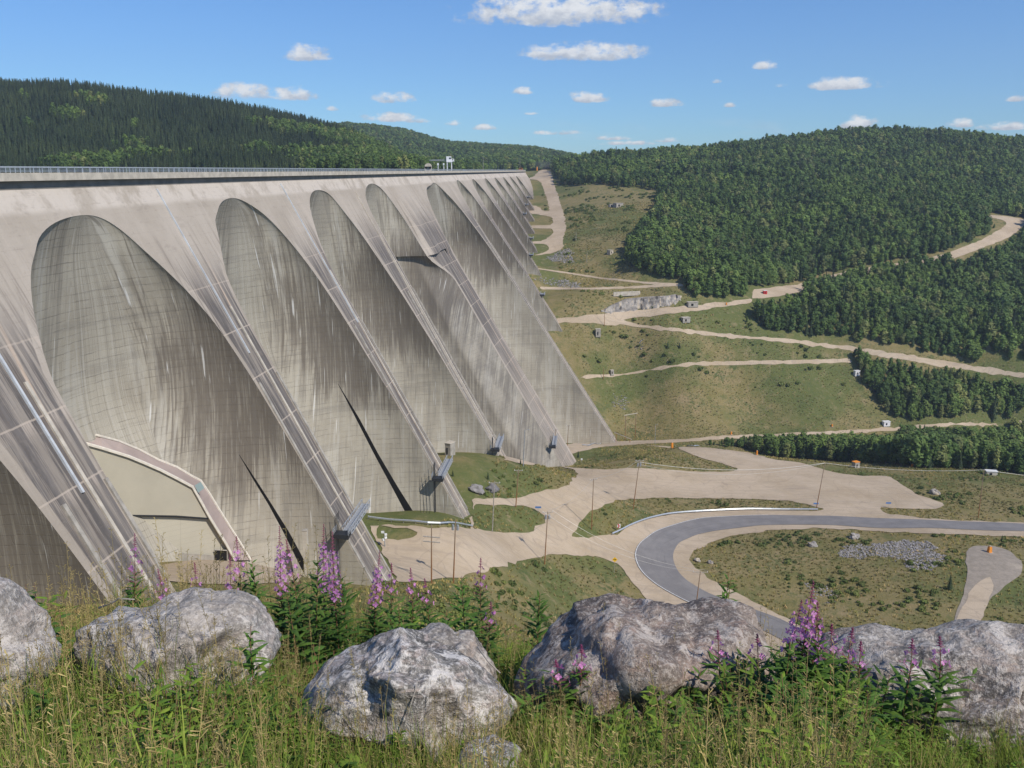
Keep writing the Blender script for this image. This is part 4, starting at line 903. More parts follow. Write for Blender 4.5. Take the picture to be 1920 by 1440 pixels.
# ---------------------------------------------------------------- signs and markers
def post_sign(px, py, by, kind, label):
    b = at(px, by); h = top_h(b, py); o = empty('road_sign', b, label, 'sign')
    mb = MB(); mb.bar((0, 0, -.2), (0, 0, h+.1), .06, 6); mb.build('post', M['greywood'] if kind != 'blue' else M['steel'], o)
    def plate(pts, y, m, nm):
        mb = MB(); n = len(pts); mb.add([(x, y, h+z) for x, z in pts]+[(x, y+.06, h+z) for x, z in pts], [tuple(range(n)), tuple(range(2*n-1, n-1, -1))]+[(i, n+i, n+(i+1) % n, (i+1) % n) for i in range(n)]); return mb.build(nm, m, o)
    if kind == 'diamond':
        plate([(0, -.95), (.95, 0), (0, .95), (-.95, 0)], -.12, M['yellow'], 'plate'); plate([(-.5, -.06), (.15, -.1), (.15, -.26), (.52, 0), (.15, .24), (.15, .08), (-.5, .12)], -.16, M['black'], 'arrow')
    if kind == 'chevron':
        plate([(-.6, -.75), (.6, -.75), (.6, .75), (-.6, .75)], -.12, M['white'], 'plate'); plate([(-.6, -.75), (-.1, -.75), (.4, 0), (-.1, .75), (-.6, .75), (-.1, 0)], -.16, M['red'], 'chevron')
    if kind == 'blue': plate([(-1.1, -.35), (1.1, -.35), (1.1, .35), (-1.1, .35)], -.12, M['blue'], 'plate')
    if kind == 'white': plate([(-.45, -.5), (.45, -.5), (.45, .5), (-.45, .5)], -.12, M['white'], 'plate')
post_sign(1152, 1049, 1074, 'diamond', 'yellow diamond warning sign with a black arrow at the outside of the bend')
post_sign(1160, 986, 997, 'chevron', 'red and white chevron sign on the grass island behind the guardrail')
post_sign(1009, 951, 962, 'blue', 'small blue board beside the gravel junction near the transformer pole')
post_sign(1665, 943, 952, 'blue', 'small blue board at the right edge of the gravel yard')
post_sign(1529, 944, 957, 'blue', 'little blue plate at the foot of the guardrail-end pole')
post_sign(1090.5, 861, 868, 'white', 'small white plate on the green mound')
def marker(px, py, by, label, sc=1., big=False):
    b = at(px, by); h = top_h(b, py); o = empty('marker_post', b, label, 'marker', 'orange marker posts')
    mb = MB(); mb.box((0, 0, h*.5), (1.1*sc, 1.1*sc, h), .2, taper=.8); mb.build('drum', M['orange'], o)
    mb = MB(); mb.bar((0, 0, h), (0, 0, h+.35*sc), .28*sc, 8); mb.build('cap', M['conc_pale'], o)
    mb = MB(); mb.box((0, 0, .06), (1.9*sc, 1.9*sc, .22), .2); mb.build('base_slab', M['conc'], o)
marker(1855, 1025, 1036, 'large orange cased well head on the grey gravel pad', 1.15)
marker(1260, 830, 841, 'orange marker at the left end of the short back rail')
marker(1419, 845, 853, 'orange marker by the tree belt at the back of the yard', .9)
marker(1568, 859, 864, 'small orange marker in front of the dense tree belt', .8)
marker(1711, 870, 876, 'orange marker right of the dark block at the yard edge', .9)
marker(1560, 795, 800, 'tiny orange marker on the brown hillside above the tree belt', .8)
marker(1371, 809, 815, 'small orange marker above the left end of the tree belt', .8)
marker(1362, 567, 572, 'tiny orange marker beside the upper gravel road', .8)
def block(px, py, by, w_, d_, label, m='conc', top=None, rz=.3, cat='block', name='concrete_block'):
    b = at(px, by); h = top_h(b, py); o = empty(name, b, label, cat, None, rz)
    mb = MB(); mb.box((0, 0, h/2-.3), (w_, d_, h+.6), 0, taper=.97); mb.build('body', M[m], o)
    mb = MB(); mb.box((0, 0, h+.1), (w_*1.08, d_*1.08, .22)); mb.build('lid', M['conc_pale'] if not top else M[top], o)
    mb = MB(); mb.box((-w_*.1, -d_/2-.04, h*.42), (w_*.22, .10, h*.5)); mb.build('door', M['dark'], o)
block(844, 830, 853, 2.6, 3.4, 'grey concrete kiosk standing on the knoll between the third and fourth ribs', cat='kiosk', name='kiosk', rz=-.5)
block(1604, 866, 877, 3, 2.5, 'dark grey block topped by an orange cap at the back of the yard', top='orange', rz=.4)
block(1285, 595, 603, 6, 4, 'weathered concrete bunker between the two upper gravel roads')
block(1121, 617, 630, 3.6, 3, 'upright dark grey box below the upper road junction', rz=.1)
block(1147, 694, 702, 2.6, 2, 'small grey box just above the narrow track', rz=.5)
block(1298, 566, 574, 8, 4, 'low grey box beside the upper road under the trees', rz=.2)
block(1159, 381, 388, 9, 6, 'larger dark concrete bunker high in the meadow', rz=.5)
block(1146, 383, 388, 5, 4, 'smaller dark concrete bunker high in the meadow', rz=.3)
block(1144, 469, 476, 4, 4, 'pale cube on the meadow at the forest edge', 'conc_pale', rz=.7)
block(1606, 695, 703, 4, 2.5, 'white box at the upper left corner of the right hand forest', 'white', 'white', rz=.3)
block(1661, 790, 797, 5, 3, 'white box at the lower edge of the brown hillside by the gully road', 'white', 'white', rz=.2)
block(1858, 883, 890, 5, 3, 'pale box at the far right of the yard edge', 'conc_pale', 'white', rz=-.2)
block(1434, 545, 551, 3, 2, 'small red machine housing on the bare gravel bend', 'red', 'white', rz=.2, cat='machine', name='machine_housing')
# grey column standing in front of the first slot
b = at(577, 1100); b = Vector(arch_pt(1, 577, 1090, 12)); o = empty('concrete_column', b-Vector((0, 0, 8)), 'tall pale grey square column in front of the black slot, behind the flowers', 'column')
h = top_h(b, 994)+8; mb = MB(); mb.box((0, 0, h/2), (1.0, 1.0, h)); mb.build('shaft', M['conc_pale'], o); mb = MB(); mb.box((0, 0, h+.08), (1.15, 1.15, .16)); mb.build('cap', M['conc'], o)
# on the crest: crane cab on a steel portal, booth, posts, barrels
def crest(px, py, W):                                   # point on the crest at a given column
    ss_ = np.linspace(100, 1236, 4000); x, y = proj(dp(ss_, W, 0.)); i = np.argmin(abs(x-px)); return Vector(dp(ss_[i], W, 1.)), ss_[i]
b, _ = crest(843, 0, -5); b.z = -1
cr_ = empty('service_crane', b, 'white crane cab with a thin boom on a steel portal on the dam crest', 'crane')
mb = MB(); [mb.box((x, y, 3.2), (.45, .45, 6.4)) for x in (-1.5, 1.5) for y in (-1.5, 1.5)]; mb.box((0, 0, 6.6), (4, 4, .5)); mb.build('portal', M['white'], cr_)
mb = MB(); mb.box((-.4, 0, 8.6), (3.4, 2.4, 3.4)); mb.box((2.2, 0, 7.8), (2.2, 2.2, 1.8), taper=.8); mb.build('cab', M['white'], cr_)
mb = MB(); mb.box((.5, -1.23, 9.0), (1.4, .08, 1.0)); mb.box((2.3, -1.1, 8.0), (.9, .08, .6)); mb.build('cab_window', M['window'], cr_)
mb = MB(); mb.bar((-2.6, 0, 7.2), (-14, 0, 7.6), .22, 4); mb.bar((-2.6, 0, 8.4), (-14, 0, 7.7), .16, 4)
for q in range(7): mb.bar((-2.6-q*1.6, 0, 7.25+q*.03), (-3.4-q*1.6, 0, 8.35-q*.09), .1, 4)
mb.build('boom', M['steel'], cr_)
mb = MB(); mb.bar((-8, 0, 0), (-8, 0, 4.5), .3, 6); mb.box((-8, 0, 5), (1.2, 1, 1.6)); mb.bar((-4, 0, 0), (-4, 0, 4.5), .25, 6); mb.box((-4, 0, 5), (1, 1, 1.4)); mb.build('light_mast', M['white'], cr_)
b, _ = crest(803, 0, -5); b.z = -1; bo = empty('booth', b, 'small rounded grey booth on the crest left of the crane', 'booth')
mb = MB(); mb.box((0, 0, 1.4), (4.2, 3, 3.4)); mb.bar((0, -1.5, 3.0), (0, 1.5, 3.0), 2.1, 14); mb.build('shell', M['conc_pale'], bo)
mb = MB(); mb.box((0, -1.56, 2.2), (1.6, .08, 1.1)); mb.build('window', M['window'], bo)
for px, hh, lb in ((906, 13, 'thin pole on the crest right of the crane'), (975, 20, 'tall thin pole near the far end of the crest')):
    b, _ = crest(px, 0, -5); b.z = -1; o = empty('mast', b, lb, 'mast', 'masts on the dam crest'); mb = MB(); mb.bar((0, 0, 0), (0, 0, hh), .26, 6, .12); mb.build('shaft', M['greywood'], o)
    mb = MB(); mb.bar((-.6, 0, hh-.4), (.6, 0, hh-.4), .12, 4); mb.build('crossarm', M['greywood'], o)
for px, m, lb in ((979.5, 'yellow', 'yellow vehicle parked at the far end of the crest'), (987, 'orange', 'orange vehicle parked at the far end of the crest')):
    b, s_ = crest(px, 0, -4); b.z = -.9; o = empty('parked_truck', b, lb, 'truck', None, -PHI)
    mb = MB(); mb.box((0, 0, 1.5), (5.2, 9, 2.2)); mb.box((0, -1, 3.2), (4.6, 4, 1.4), taper=.85); mb.build('body', M[m], o)
    mb = MB(); mb.box((0, -3.05, 3.2), (3.6, .1, .9)); mb.build('windscreen', M['window'], o)
    for q in ((-2.2, -3), (2.2, -3), (-2.2, 3), (2.2, 3)):
        mb = MB(); mb.bar((q[0]-.3, q[1], .5), (q[0]+.3, q[1], .5), .6, 10); mb.build('wheel', M['black'], o)
block(1040, 311, 320, 3, 3, 'tiny white box at the top of the gravel road by the trees', 'white', 'white')
marker(1007, 313, 320, 'orange marker beside the top of the gravel road', 1.6)
# ---------------------------------------------------------------- rocks further away
def rock_mesh(seed, sub=3, amp=.28, sq=.75):
    import bmesh
    bm = bmesh.new(); bmesh.ops.create_icosphere(bm, subdivisions=sub, radius=1)
    for v in bm.verts:
        p = v.co.copy(); n = mnoise.noise(p*1.3+Vector((seed*3.1, 0, 0)))*amp*1.6+mnoise.noise(p*3.1+Vector((0, seed*2.3, 0)))*amp*.6
        c = mnoise.voronoi(p*1.4+Vector((seed, seed, 0)))[0][0]; v.co = p*(1+n-.25*c); v.co.z *= sq
    me = bpy.data.meshes.new('boulder'); bm.to_mesh(me); bm.free(); return me
RM = [rock_mesh(i) for i in range(4)]
def boulder(px, py, w_, label, i=0, m='farrock', rz=0.):
    b = at(px, py); o = bpy.data.objects.new('boulder', RM[i % 4].copy()); C.objects.link(o); o.data.materials.append(M[m]); o.location = b+Vector((0, 0, w_*.15)); o.scale = (w_*.5, w_*.4, w_*.45); o.rotation_euler = (0, 0, rz)
    tag(o, label, 'boulder')
boulder(895, 922, 6.0, 'left of two dark boulders at the foot of the grassy knoll', 0, 'rubble'); boulder(924, 920, 5.6, 'right of two dark boulders, behind the grey pole', 1, 'rubble', 1)
boulder(1753, 926, 5, 'lone pinkish boulder on the grass right of the yard', 2); boulder(1603, 1009, 4.6, 'pale boulder near the top of the grass island in the hairpin', 3)
boulder(1524, 1024, 4, 'grey boulder left of the rubble in the hairpin island', 1); boulder(1308, 1052, 2.6, 'white boulder at the left tip of the hairpin island', 0); boulder(1332, 1056, 2.4, 'small white rock beside the left tip boulder of the island', 2)
# quarried rock face above the upper road, and a low concrete wall over it
BT = [(1128, 590), (1150, 587.5), (1175, 585), (1195, 582.5), (1215, 580), (1235, 577.5), (1255, 574), (1270, 569), (1279, 562)]
TP = [(1128, 583), (1150, 573), (1165, 562), (1195, 560), (1215, 558), (1235, 557), (1255, 556), (1270, 553), (1279, 556)]
V = []; n = 40; rr = 9
for i in range(n):
    t = i/(n-1)*8; a = min(int(t), 7); f_ = t-a; bx = BT[a][0]*(1-f_)+BT[a+1][0]*f_; by = BT[a][1]*(1-f_)+BT[a+1][1]*f_; ty = TP[a][1]*(1-f_)+TP[a+1][1]*f_
    b = at(bx, by); h = top_h(b, ty)
    for j in range(rr+1):
        q = j/rr; nx = mnoise.noise(Vector((i*.35, q*1.2, 3)))*3.2+mnoise.noise(Vector((i*1.1, q*3, 9)))*1.6; V.append((b.x+nx*.3, b.y+q*2.2+nx*.8, b.z-1+(h+1)*q+mnoise.noise(Vector((i*.4, q, 7)))*.8*q))
    V.append((b.x, b.y+9, b.z+h-.5)); V.append((b.x, b.y+16, b.z+h-6))
m_ = rr+3; V = np.array(V); b0 = V[n//2*m_].copy()
o = mk('rock_face', V-b0, [(i*m_+j, (i+1)*m_+j, (i+1)*m_+j+1, i*m_+j+1) for i in range(n-1) for j in range(m_-1)], M['farrock']); o.location = b0
tag(o, 'pale blasted rock cut above the upper gravel road', 'rock face')
b0, b1 = at(1150, 556), at(1200, 552); mb = MB(); d = b1-b0; mb.box(d/2+Vector((0, 0, 1.4)), (d.xy.length, .6, 3.4), math.atan2(d.y, d.x)); o = mb.build('low_wall', M['conc_pale']); o.location = b0; tag(o, 'low pale concrete wall above the rock cut', 'wall')
# dust raised at the top of the road
def dust():
    m = bpy.data.materials.new('dust'); m.use_nodes = True; t = NT(m.node_tree); t.n.remove(t.n['Principled BSDF']); v = t.n.new('ShaderNodeVolumePrincipled'); v.inputs['Color'].default_value = (.9, .85, .78, 1)
    p = t.tc('Object'); r = t.n.new('ShaderNodeVectorMath'); r.operation = 'LENGTH'; t.l.new(p, r.inputs[0]); n = t.noise(p, 2.2, 3, .6)
    dn = t.m('MULTIPLY', t.ss(t.m('ADD', r.outputs['Value'], t.m('MULTIPLY', t.m('SUBTRACT', n, .5), .7)), 1., .1), .010); t.put(v.inputs['Density'], dn); t.l.new(v.outputs[0], t.n['Material Output'].inputs['Volume']); return m
import bmesh
bm = bmesh.new(); bmesh.ops.create_icosphere(bm, subdivisions=3, radius=1); me = bpy.data.meshes.new('dust_cloud'); bm.to_mesh(me); bm.free(); me.materials.append(dust())
o = bpy.data.objects.new('dust_cloud', me); C.objects.link(o); rr_ = ray(1020, 309)*1330; o.location = rr_; o.scale = (22, 18, 9); tag(o, 'faint dust hanging over the top of the gravel road', 'dust', None, 'stuff')
# ---------------------------------------------------------------- vegetation
PROTO = {}
def leafmat(name, cols, var=.35, trans=0., sc=.6, rough=.7):
    m = bpy.data.materials.new(name); m.use_nodes = True; t = NT(m.node_tree); b = t.n['Principled BSDF']; b.inputs['Roughness'].default_value = rough; b.inputs['Specular IOR Level'].default_value = .2
    r = t.rnd(); n = t.noise(t.tc('Object'), sc, 3, .6); lo = t.n.new('ShaderNodeObjectInfo').outputs['Location']; pn = t.noise(lo, .017, 4, .6)
    c = t.mix(r, cols[0], cols[1]); c = t.mix(t.ss(n, .4, .65), c, cols[2])
    if len(cols) > 3: c = t.mix(t.ss(t.m('FRACT', t.m('MULTIPLY', r, 7.3)), .86, .9), c, cols[3])
    b2 = t.mix(t.ss(t.m('FRACT', t.m('MULTIPLY', r, 13.7)), 0, 1), (.80, .81, .80), (1.30, 1.27, 1.18)); c = t.mix(1., c, b2, 'MULTIPLY'); c = t.mix(1., c, t.mix(t.ss(pn, .36, .64), (.84, .87, .82), (1.5, 1.38, 1.12)), 'MULTIPLY'); t.put(b.inputs['Base Color'], c)
    if trans:
        tr = t.n.new('ShaderNodeBsdfTranslucent'); t.put(tr.inputs['Color'], c); mx = t.n.new('ShaderNodeMixShader'); mx.inputs[0].default_value = trans
        t.l.new(b.outputs[0], mx.inputs[1]); t.l.new(tr.outputs[0], mx.inputs[2]); t.l.new(mx.outputs[0], t.n['Material Output'].inputs['Surface'])
    return m
M['leaf'] = leafmat('broad_leaves', [(.070, .118, .032), (.098, .148, .042), (.056, .098, .029), (.13, .155, .06)])
M['needle'] = leafmat('spruce_needles', [(.034, .055, .028), (.052, .076, .036), (.027, .045, .024)])
M['bark'] = flat('bark', (.16, .14, .11), .9, .2, 3)
M['bush'] = leafmat('bush_leaves', [(.075, .105, .03), (.12, .14, .048), (.055, .082, .024)])
M['tuft'] = leafmat('tuft_grass', [(.17, .17, .06), (.29, .23, .11), (.12, .14, .045), (.34, .27, .15)])
def quads(P, N, S, rnd, asp=1.):
    n = len(P); N = N/np.maximum(np.linalg.norm(N, axis=1), 1e-6)[:, None]; A = np.cross(N, rnd.normal(size=(n, 3))); A /= np.maximum(np.linalg.norm(A, axis=1), 1e-6)[:, None]; B = np.cross(N, A)
    a = A*S[:, None]; b = B*S[:, None]*asp
    V = np.stack([P-a-b*.6, P+a*.7-b, P+a+b*.6, P-a*.6+b], 1).reshape(-1, 3); return V, np.arange(4*n).reshape(n, 4)
def core(cx, r, rz, seed, sub=2):
    import bmesh
    bm = bmesh.new(); bmesh.ops.create_icosphere(bm, subdivisions=sub, radius=1)
    V = []; 
    for v in bm.verts: p = v.co; k = 1+mnoise.noise(p*1.7+Vector((seed, 0, 0)))*.45; V.append((cx[0]+p.x*r*k, cx[1]+p.y*r*k, cx[2]+p.z*rz*k))
    F = [tuple(q.index for q in f.verts) for f in bm.faces]; bm.free(); return V, F
def broad_crown(seed, h=13., r=2.5, n=420, s=.44, bottom=.16):
    rd = np.random.RandomState(seed); lum = [((rd.normal()*r*.28, rd.normal()*r*.28, h*(bottom+(1-bottom)*t)), r*(1.0-.62*abs(t-.42)**1.25)*rd.uniform(.78, 1.12)) for t in np.linspace(.12, .92, 7)]
    lum += [((rd.normal()*r*.6, rd.normal()*r*.6, h*rd.uniform(.4, .85)), r*.45) for _ in range(4)]
    P = []; N = []; w = np.array([l[1]**2 for l in lum]); w /= w.sum()
    for _ in range(n):
        c, q = lum[rd.choice(len(lum), p=w)]; d = rd.normal(size=3); d /= np.linalg.norm(d); rr = q*rd.uniform(.72, 1.08)
        P.append(np.array(c)+d*rr*np.array([1, 1, 1.05])); N.append(d*.7+rd.normal(size=3)*.35+np.array([0, 0, .6]))
    V, F = quads(np.array(P), np.array(N), rd.uniform(.6, 1.3, n)*s, rd); V = list(map(tuple, V)); F = [tuple(f) for f in F]
    for c, q in lum[:7]:
        cv, cf = core(c, q*.76, q*.8, seed+c[2], 1); b = len(V); V += cv; F += [tuple(i+b for i in f) for f in cf]
    top = max(v[2] for v in V); V = [(x, y, z*h/top) for x, y, z in V]
    return V, F
def spruce_crown(seed, h=13., r=2.0, n=260, s=.42):
    rd = np.random.RandomState(seed); t = rd.uniform(0, 1, n)**1.25; lay = np.floor(t*15)/15+rd.uniform(0, .035, n); an = rd.uniform(0, 6.283, n); wob = 1+.25*np.sin(an*2+seed)
    rr = r*(1-lay)**.85*wob*rd.uniform(.35, 1.05, n)+.08; P = np.c_[rr*np.cos(an), rr*np.sin(an), h*(.08+.92*lay)-rr*.22]
    N = np.c_[np.cos(an)*.6, np.sin(an)*.6, np.full(n, .9)]+rd.normal(size=(n, 3))*.3
    V, F = quads(P, N, rd.uniform(.6, 1.2, n)*s*(1.15-.6*lay), rd, .7); V = list(map(tuple, V)); F = [tuple(f) for f in F]; k = 9
    b = len(V); V += [(r*.62*math.cos(6.283*i/k)*(1+.2*math.sin(i*2.4)), r*.62*math.sin(6.283*i/k), h*.1) for i in range(k)]+[(0, 0, h)]; F += [(b+i, b+(i+1) % k, b+k) for i in range(k)]
    return V, F
def trunk_v(h, r, seed=0, limbs=5):
    rd = random.Random(seed); mb = MB(); mb.tube([(0, 0, -.8), (.1, 0, h*.3), (-.05, .08, h*.62), (0, 0, h*.9)], [r, r*.8, r*.5, r*.12], 6)
    for _ in range(limbs): a = rd.uniform(0, 6.28); z = h*rd.uniform(.3, .75); mb.bar((0, 0, z), (math.cos(a)*h*.13, math.sin(a)*h*.13, z+h*.1), r*.3, 4, r*.08)
    return mb
def proto_pair(kind, seed):
    if kind == 'broad': V, F = broad_crown(seed, 13, 2.3+.5*(seed % 3), 430); m = M['leaf']; th = 13
    elif kind == 'slim': V, F = broad_crown(seed, 13, 1.8, 340, .38, .1); m = M['leaf']; th = 13
    else: V, F = spruce_crown(seed, 13, 1.9+.3*(seed % 2)); m = M['needle']; th = 13
    c = mk('crown', V, F, m, link=False).data; t = trunk_v(th, .2, seed); tm = mk('trunk', t.v, t.f, M['bark'], link=False, smooth=True).data
    nv = len(V); j = mk('tree', list(V)+t.v, list(F)+[tuple(i+nv for i in f) for f in t.f], None, link=False, mats=[m, M['bark']], midx=[0]*len(F)+[1]*len(t.f))
    return c, tm, j
TREES = {'broad': [proto_pair('broad', s) for s in (1, 2, 3, 4)], 'slim': [proto_pair('slim', s) for s in (11, 12, 13)], 'spruce': [proto_pair('spruce', s) for s in (21, 22, 23)]}
def scatter(name, P, S, protos, label, sz=None, tilt=0.):
    """one object: points that carry instances of the proto meshes (ground cover and far woods that nobody could count)"""
    P = np.asarray(P, float); n = len(P); S = np.asarray(S, float)
    me = bpy.data.meshes.new(name); me.vertices.add(n); me.vertices.foreach_set('co', P.astype(np.float32).ravel())
    def attr(nm, ty, arr, key='value'):
        a = me.attributes.new(nm, ty, 'POINT'); a.data.foreach_set(key, np.asarray(arr, dtype=np.float32 if ty != 'INT' else np.int32).ravel())
    sc = np.stack([S, S, S*(sz if sz is not None else 1.)], -1); attr('sc', 'FLOAT_VECTOR', sc, 'vector')
    ro = np.stack([rng.uniform(-tilt, tilt, n), rng.uniform(-tilt, tilt, n), rng.uniform(0, 6.283, n)], -1); attr('ro', 'FLOAT_VECTOR', ro, 'vector'); attr('ix', 'INT', rng.randint(0, len(protos), n))
    me.update(); o = bpy.data.objects.new(name, me); C.objects.link(o)
    col = bpy.data.collections.new(name+'_kinds')
    for i, p in enumerate(protos):
        q = bpy.data.objects.new('%s_kind_%02d' % (name, i), p) if isinstance(p, bpy.types.Mesh) else p; col.objects.link(q)
    ng = bpy.data.node_groups.new(name, 'GeometryNodeTree'); ng.interface.new_socket('Geometry', in_out='INPUT', socket_type='NodeSocketGeometry'); ng.interface.new_socket('Geometry', in_out='OUTPUT', socket_type='NodeSocketGeometry')
    N = ng.nodes; L = ng.links; gi = N.new('NodeGroupInput'); go = N.new('NodeGroupOutput'); ip = N.new('GeometryNodeInstanceOnPoints'); ci = N.new('GeometryNodeCollectionInfo')
    ci.inputs['Collection'].default_value = col; ci.inputs['Separate Children'].default_value = True; ci.inputs['Reset Children'].default_value = True
    def na(nm, ty): a = N.new('GeometryNodeInputNamedAttribute'); a.data_type = ty; a.inputs['Name'].default_value = nm; return [s for s in a.outputs if s.enabled and s.name == 'Attribute'][0]
    L.new(gi.outputs[0], ip.inputs['Points']); L.new(ci.outputs[0], ip.inputs['Instance']); ip.inputs['Pick Instance'].default_value = True
    L.new(na('ix', 'INT'), ip.inputs['Instance Index']); L.new(na('sc', 'FLOAT_VECTOR'), ip.inputs['Scale'])
    rt = N.new('FunctionNodeEulerToRotation'); L.new(na('ro', 'FLOAT_VECTOR'), rt.inputs[0]); L.new(rt.outputs[0], ip.inputs['Rotation'])
    L.new(ip.outputs[0], go.inputs[0]); md = o.modifiers.new('scatter', 'NODES'); md.node_group = ng
    return tag(o, label, None, None, 'stuff')
def jgrid(x0, x1, y0, y1, st, seed=0):
    rd = np.random.RandomState(seed); gx_, gy_ = np.meshgrid(np.arange(x0, x1, st), np.arange(y0, y1, st)); return gx_.ravel()+rd.uniform(-.48, .48, gx_.size)*st, gy_.ravel()+rd.uniform(-.48, .48, gx_.size)*st
def inroads(x, y):
    r = np.zeros(len(x), bool)
    for outer, holes in ROADS:
        A = np.array(outer); q = (x > A[:, 0].min()) & (x < A[:, 0].max()) & (y > A[:, 1].min()) & (y < A[:, 1].max()); idx = np.where(q)[0]
        if len(idx) == 0: continue
        k = pip(x[idx], y[idx], outer)
        for h in holes: k &= ~pip(x[idx], y[idx], h)
        r[idx] |= k
    return r
def near_roads(x, y, m):
    r = inroads(x, y)
    for a in range(6): r |= inroads(x+m*math.cos(a*1.047), y+m*math.sin(a*1.047))
    return r
F1 = gpts([(1283, 833), (1330, 836), (1400, 843), (1450, 857), (1500, 861), (1600, 868), (1700, 878), (1800, 880), (1880, 884), (1990, 905)])+gpts([(1990, 808), (1800, 808), (1700, 814), (1600, 817), (1450, 823), (1330, 827)])
F2 = gpts([(1592, 666), (1606, 700), (1628, 730), (1655, 765), (1676, 795), (1780, 790), (1990, 790), (1990, 722), (1815, 692), (1690, 672), (1640, 664)])
F3 = gpts([(1036, 328), (1044, 343), (1100, 346), (1150, 350), (1240, 358), (1238, 385), (1222, 410), (1205, 440), (1175, 470), (1172, 488), (1190, 508), (1235, 530), (1290, 551), (1330, 570), (1372, 582), (1400, 605), (1440, 627), (1600, 648), (1700, 662), (1990, 708)])+[(900, 700), (1500, 1500), (1200, 2600), (100, 2600), (75, 1700), (56, 1310)]
KEEP = [[(1130, 560), (1370, 560), (1412, 556), (1412, 580), (1320, 592), (1150, 625)], [(1030, 600), (1250, 608), (1475, 633), (1600, 648), (1600, 662), (1470, 648), (1030, 620)], [(1632, 652), (1690, 661), (1815, 682), (1930, 699), (1930, 712), (1815, 693), (1690, 672), (1632, 662)],
        [(1400, 538), (1440, 538), (1514, 528), (1514, 543), (1460, 558), (1400, 560)], [(1780, 470), (1840, 447), (1877, 426), (1850, 400), (1925, 408), (1925, 420), (1890, 448), (1840, 468), (1785, 490)],
        [(1600, 800), (1690, 795), (1690, 811), (1600, 816)], [(1800, 793), (1900, 793), (1900, 799), (1800, 799)], [(1590, 690), (1612, 690), (1612, 705), (1590, 705)], [(1650, 785), (1676, 785), (1676, 800), (1650, 800)]]
def inkeep(px, py):
    r = np.zeros(len(px), bool)
    for p in KEEP: r |= pip(px, py, p)
    return r
def forest(poly, st, hmin, hmax, seed, kinds, sil=None, bounds=None, hf=GG, m=3.0):
    A = np.array(poly); x, y = jgrid(A[:, 0].min(), min(A[:, 0].max(), 1500), A[:, 1].min(), min(A[:, 1].max(), bounds or 2600), st, seed)
    k = pip(x, y, poly); x, y = x[k], y[k]; k = ~near_roads(x, y, m); x, y = x[k], y[k]
    rd = np.random.RandomState(seed+1); h = rd.triangular(hmin*.8, (hmin+hmax)/2, hmax*1.15, len(x))*(.86+.5*(vnoise(x/35, y/35, 4)+.25)); z = hf(x, y)
    px, py = proj(np.stack([x, y, z+h*.5], -1)); k = (px > -120) & (px < 2040); x, y, z, h = x[k], y[k], z[k], h[k]
    if sil:                                            # grown height follows the crown line seen against what is behind
        px, _ = proj(np.stack([x, y, z], -1)); lim = np.interp(px, [q[0] for q in sil], [q[1] for q in sil]); _, ty = proj(np.stack([x, y, z+h], -1)); _, by = proj(np.stack([x, y, z], -1))
        f = np.clip((by-lim)/np.maximum(by-ty, .1), 0, 1); k = f > .3; h = h*np.minimum(1, f+rd.uniform(-.08, .04, len(f))); x, y, z, h = x[k], y[k], z[k], h[k]
    bad = np.zeros(len(x), bool)
    for q in (.25, .55, .8, 1.0): px, py = proj(np.stack([x, y, z+h*q], -1)); bad |= inkeep(px, py)
    h = np.where(bad, h*rd.uniform(.3, .45, len(h)), h); bad = np.zeros(len(x), bool)
    for q in (0, .5, 1.0): px, py = proj(np.stack([x, y, z+h*q], -1)); bad |= inkeep(px, py)
    k = ~(bad & (rd.rand(len(x)) < .93)); x, y, z, h = x[k], y[k], z[k], h[k]
    kd = rd.choice(len(kinds), len(x), p=[q[1] for q in kinds]); return np.stack([x, y, z, h], -1), np.array([kinds[i][0] for i in kd])
SIL1 = [(1280, 838), (1330, 824), (1400, 818), (1450, 815), (1520, 818), (1600, 813), (1660, 806), (1700, 797), (1760, 800), (1990, 800)]
a1, k1_ = forest(F1, 3.4, 11, 17, 31, [('broad', .5), ('slim', .45), ('spruce', .05)], SIL1)
a2, k2_ = forest(F2, 3.6, 9, 15, 32, [('broad', .6), ('slim', .35), ('spruce', .05)])
a3, k3_ = forest(F3, 4.3, 10, 15, 33, [('broad', .5), ('slim', .36), ('spruce', .14)], None, 1050)
a4, k4_ = forest(F3, 6.2, 11, 17, 34, [('broad', .55), ('slim', .3), ('spruce', .15)], None, 1750)
k = a4[:, 1] > 1050; a4, k4_ = a4[k], k4_[k]
AL = np.concatenate([a1, a2, a3, a4]); KD = np.concatenate([k1_, k2_, k3_, k4_]); RG = np.concatenate([np.full(len(q), i) for i, q in enumerate((a1, a2, a3, a4))])
px, py = proj(AL[:, :3]); size = AL[:, 3]/AL[:, 1]*((px > 10) & (px < 1910)); order = np.argsort(-size); ind = order[:290]; rest = order[290:]
GL = ['trees of the dense belt below the yard', 'trees of the lower right slope', 'trees of the upper right forest', 'trees of the upper right forest']
LB = [{'broad': 'broad crowned green tree in the dense belt between yard and gully road', 'slim': 'slender green tree in the dense belt between yard and gully road', 'spruce': 'dark pointed spruce in the dense belt between yard and gully road'},
      {'broad': 'broad crowned green tree on the lower right slope under the long gravel road', 'slim': 'slender green tree on the lower right slope under the long gravel road', 'spruce': 'dark spruce on the lower right slope under the long gravel road'},
      {'broad': 'broad crowned tree of the upper right forest above the long gravel road', 'slim': 'slender tree of the upper right forest above the long gravel road', 'spruce': 'dark spruce of the upper right forest above the long gravel road'}]
LB.append(LB[2])
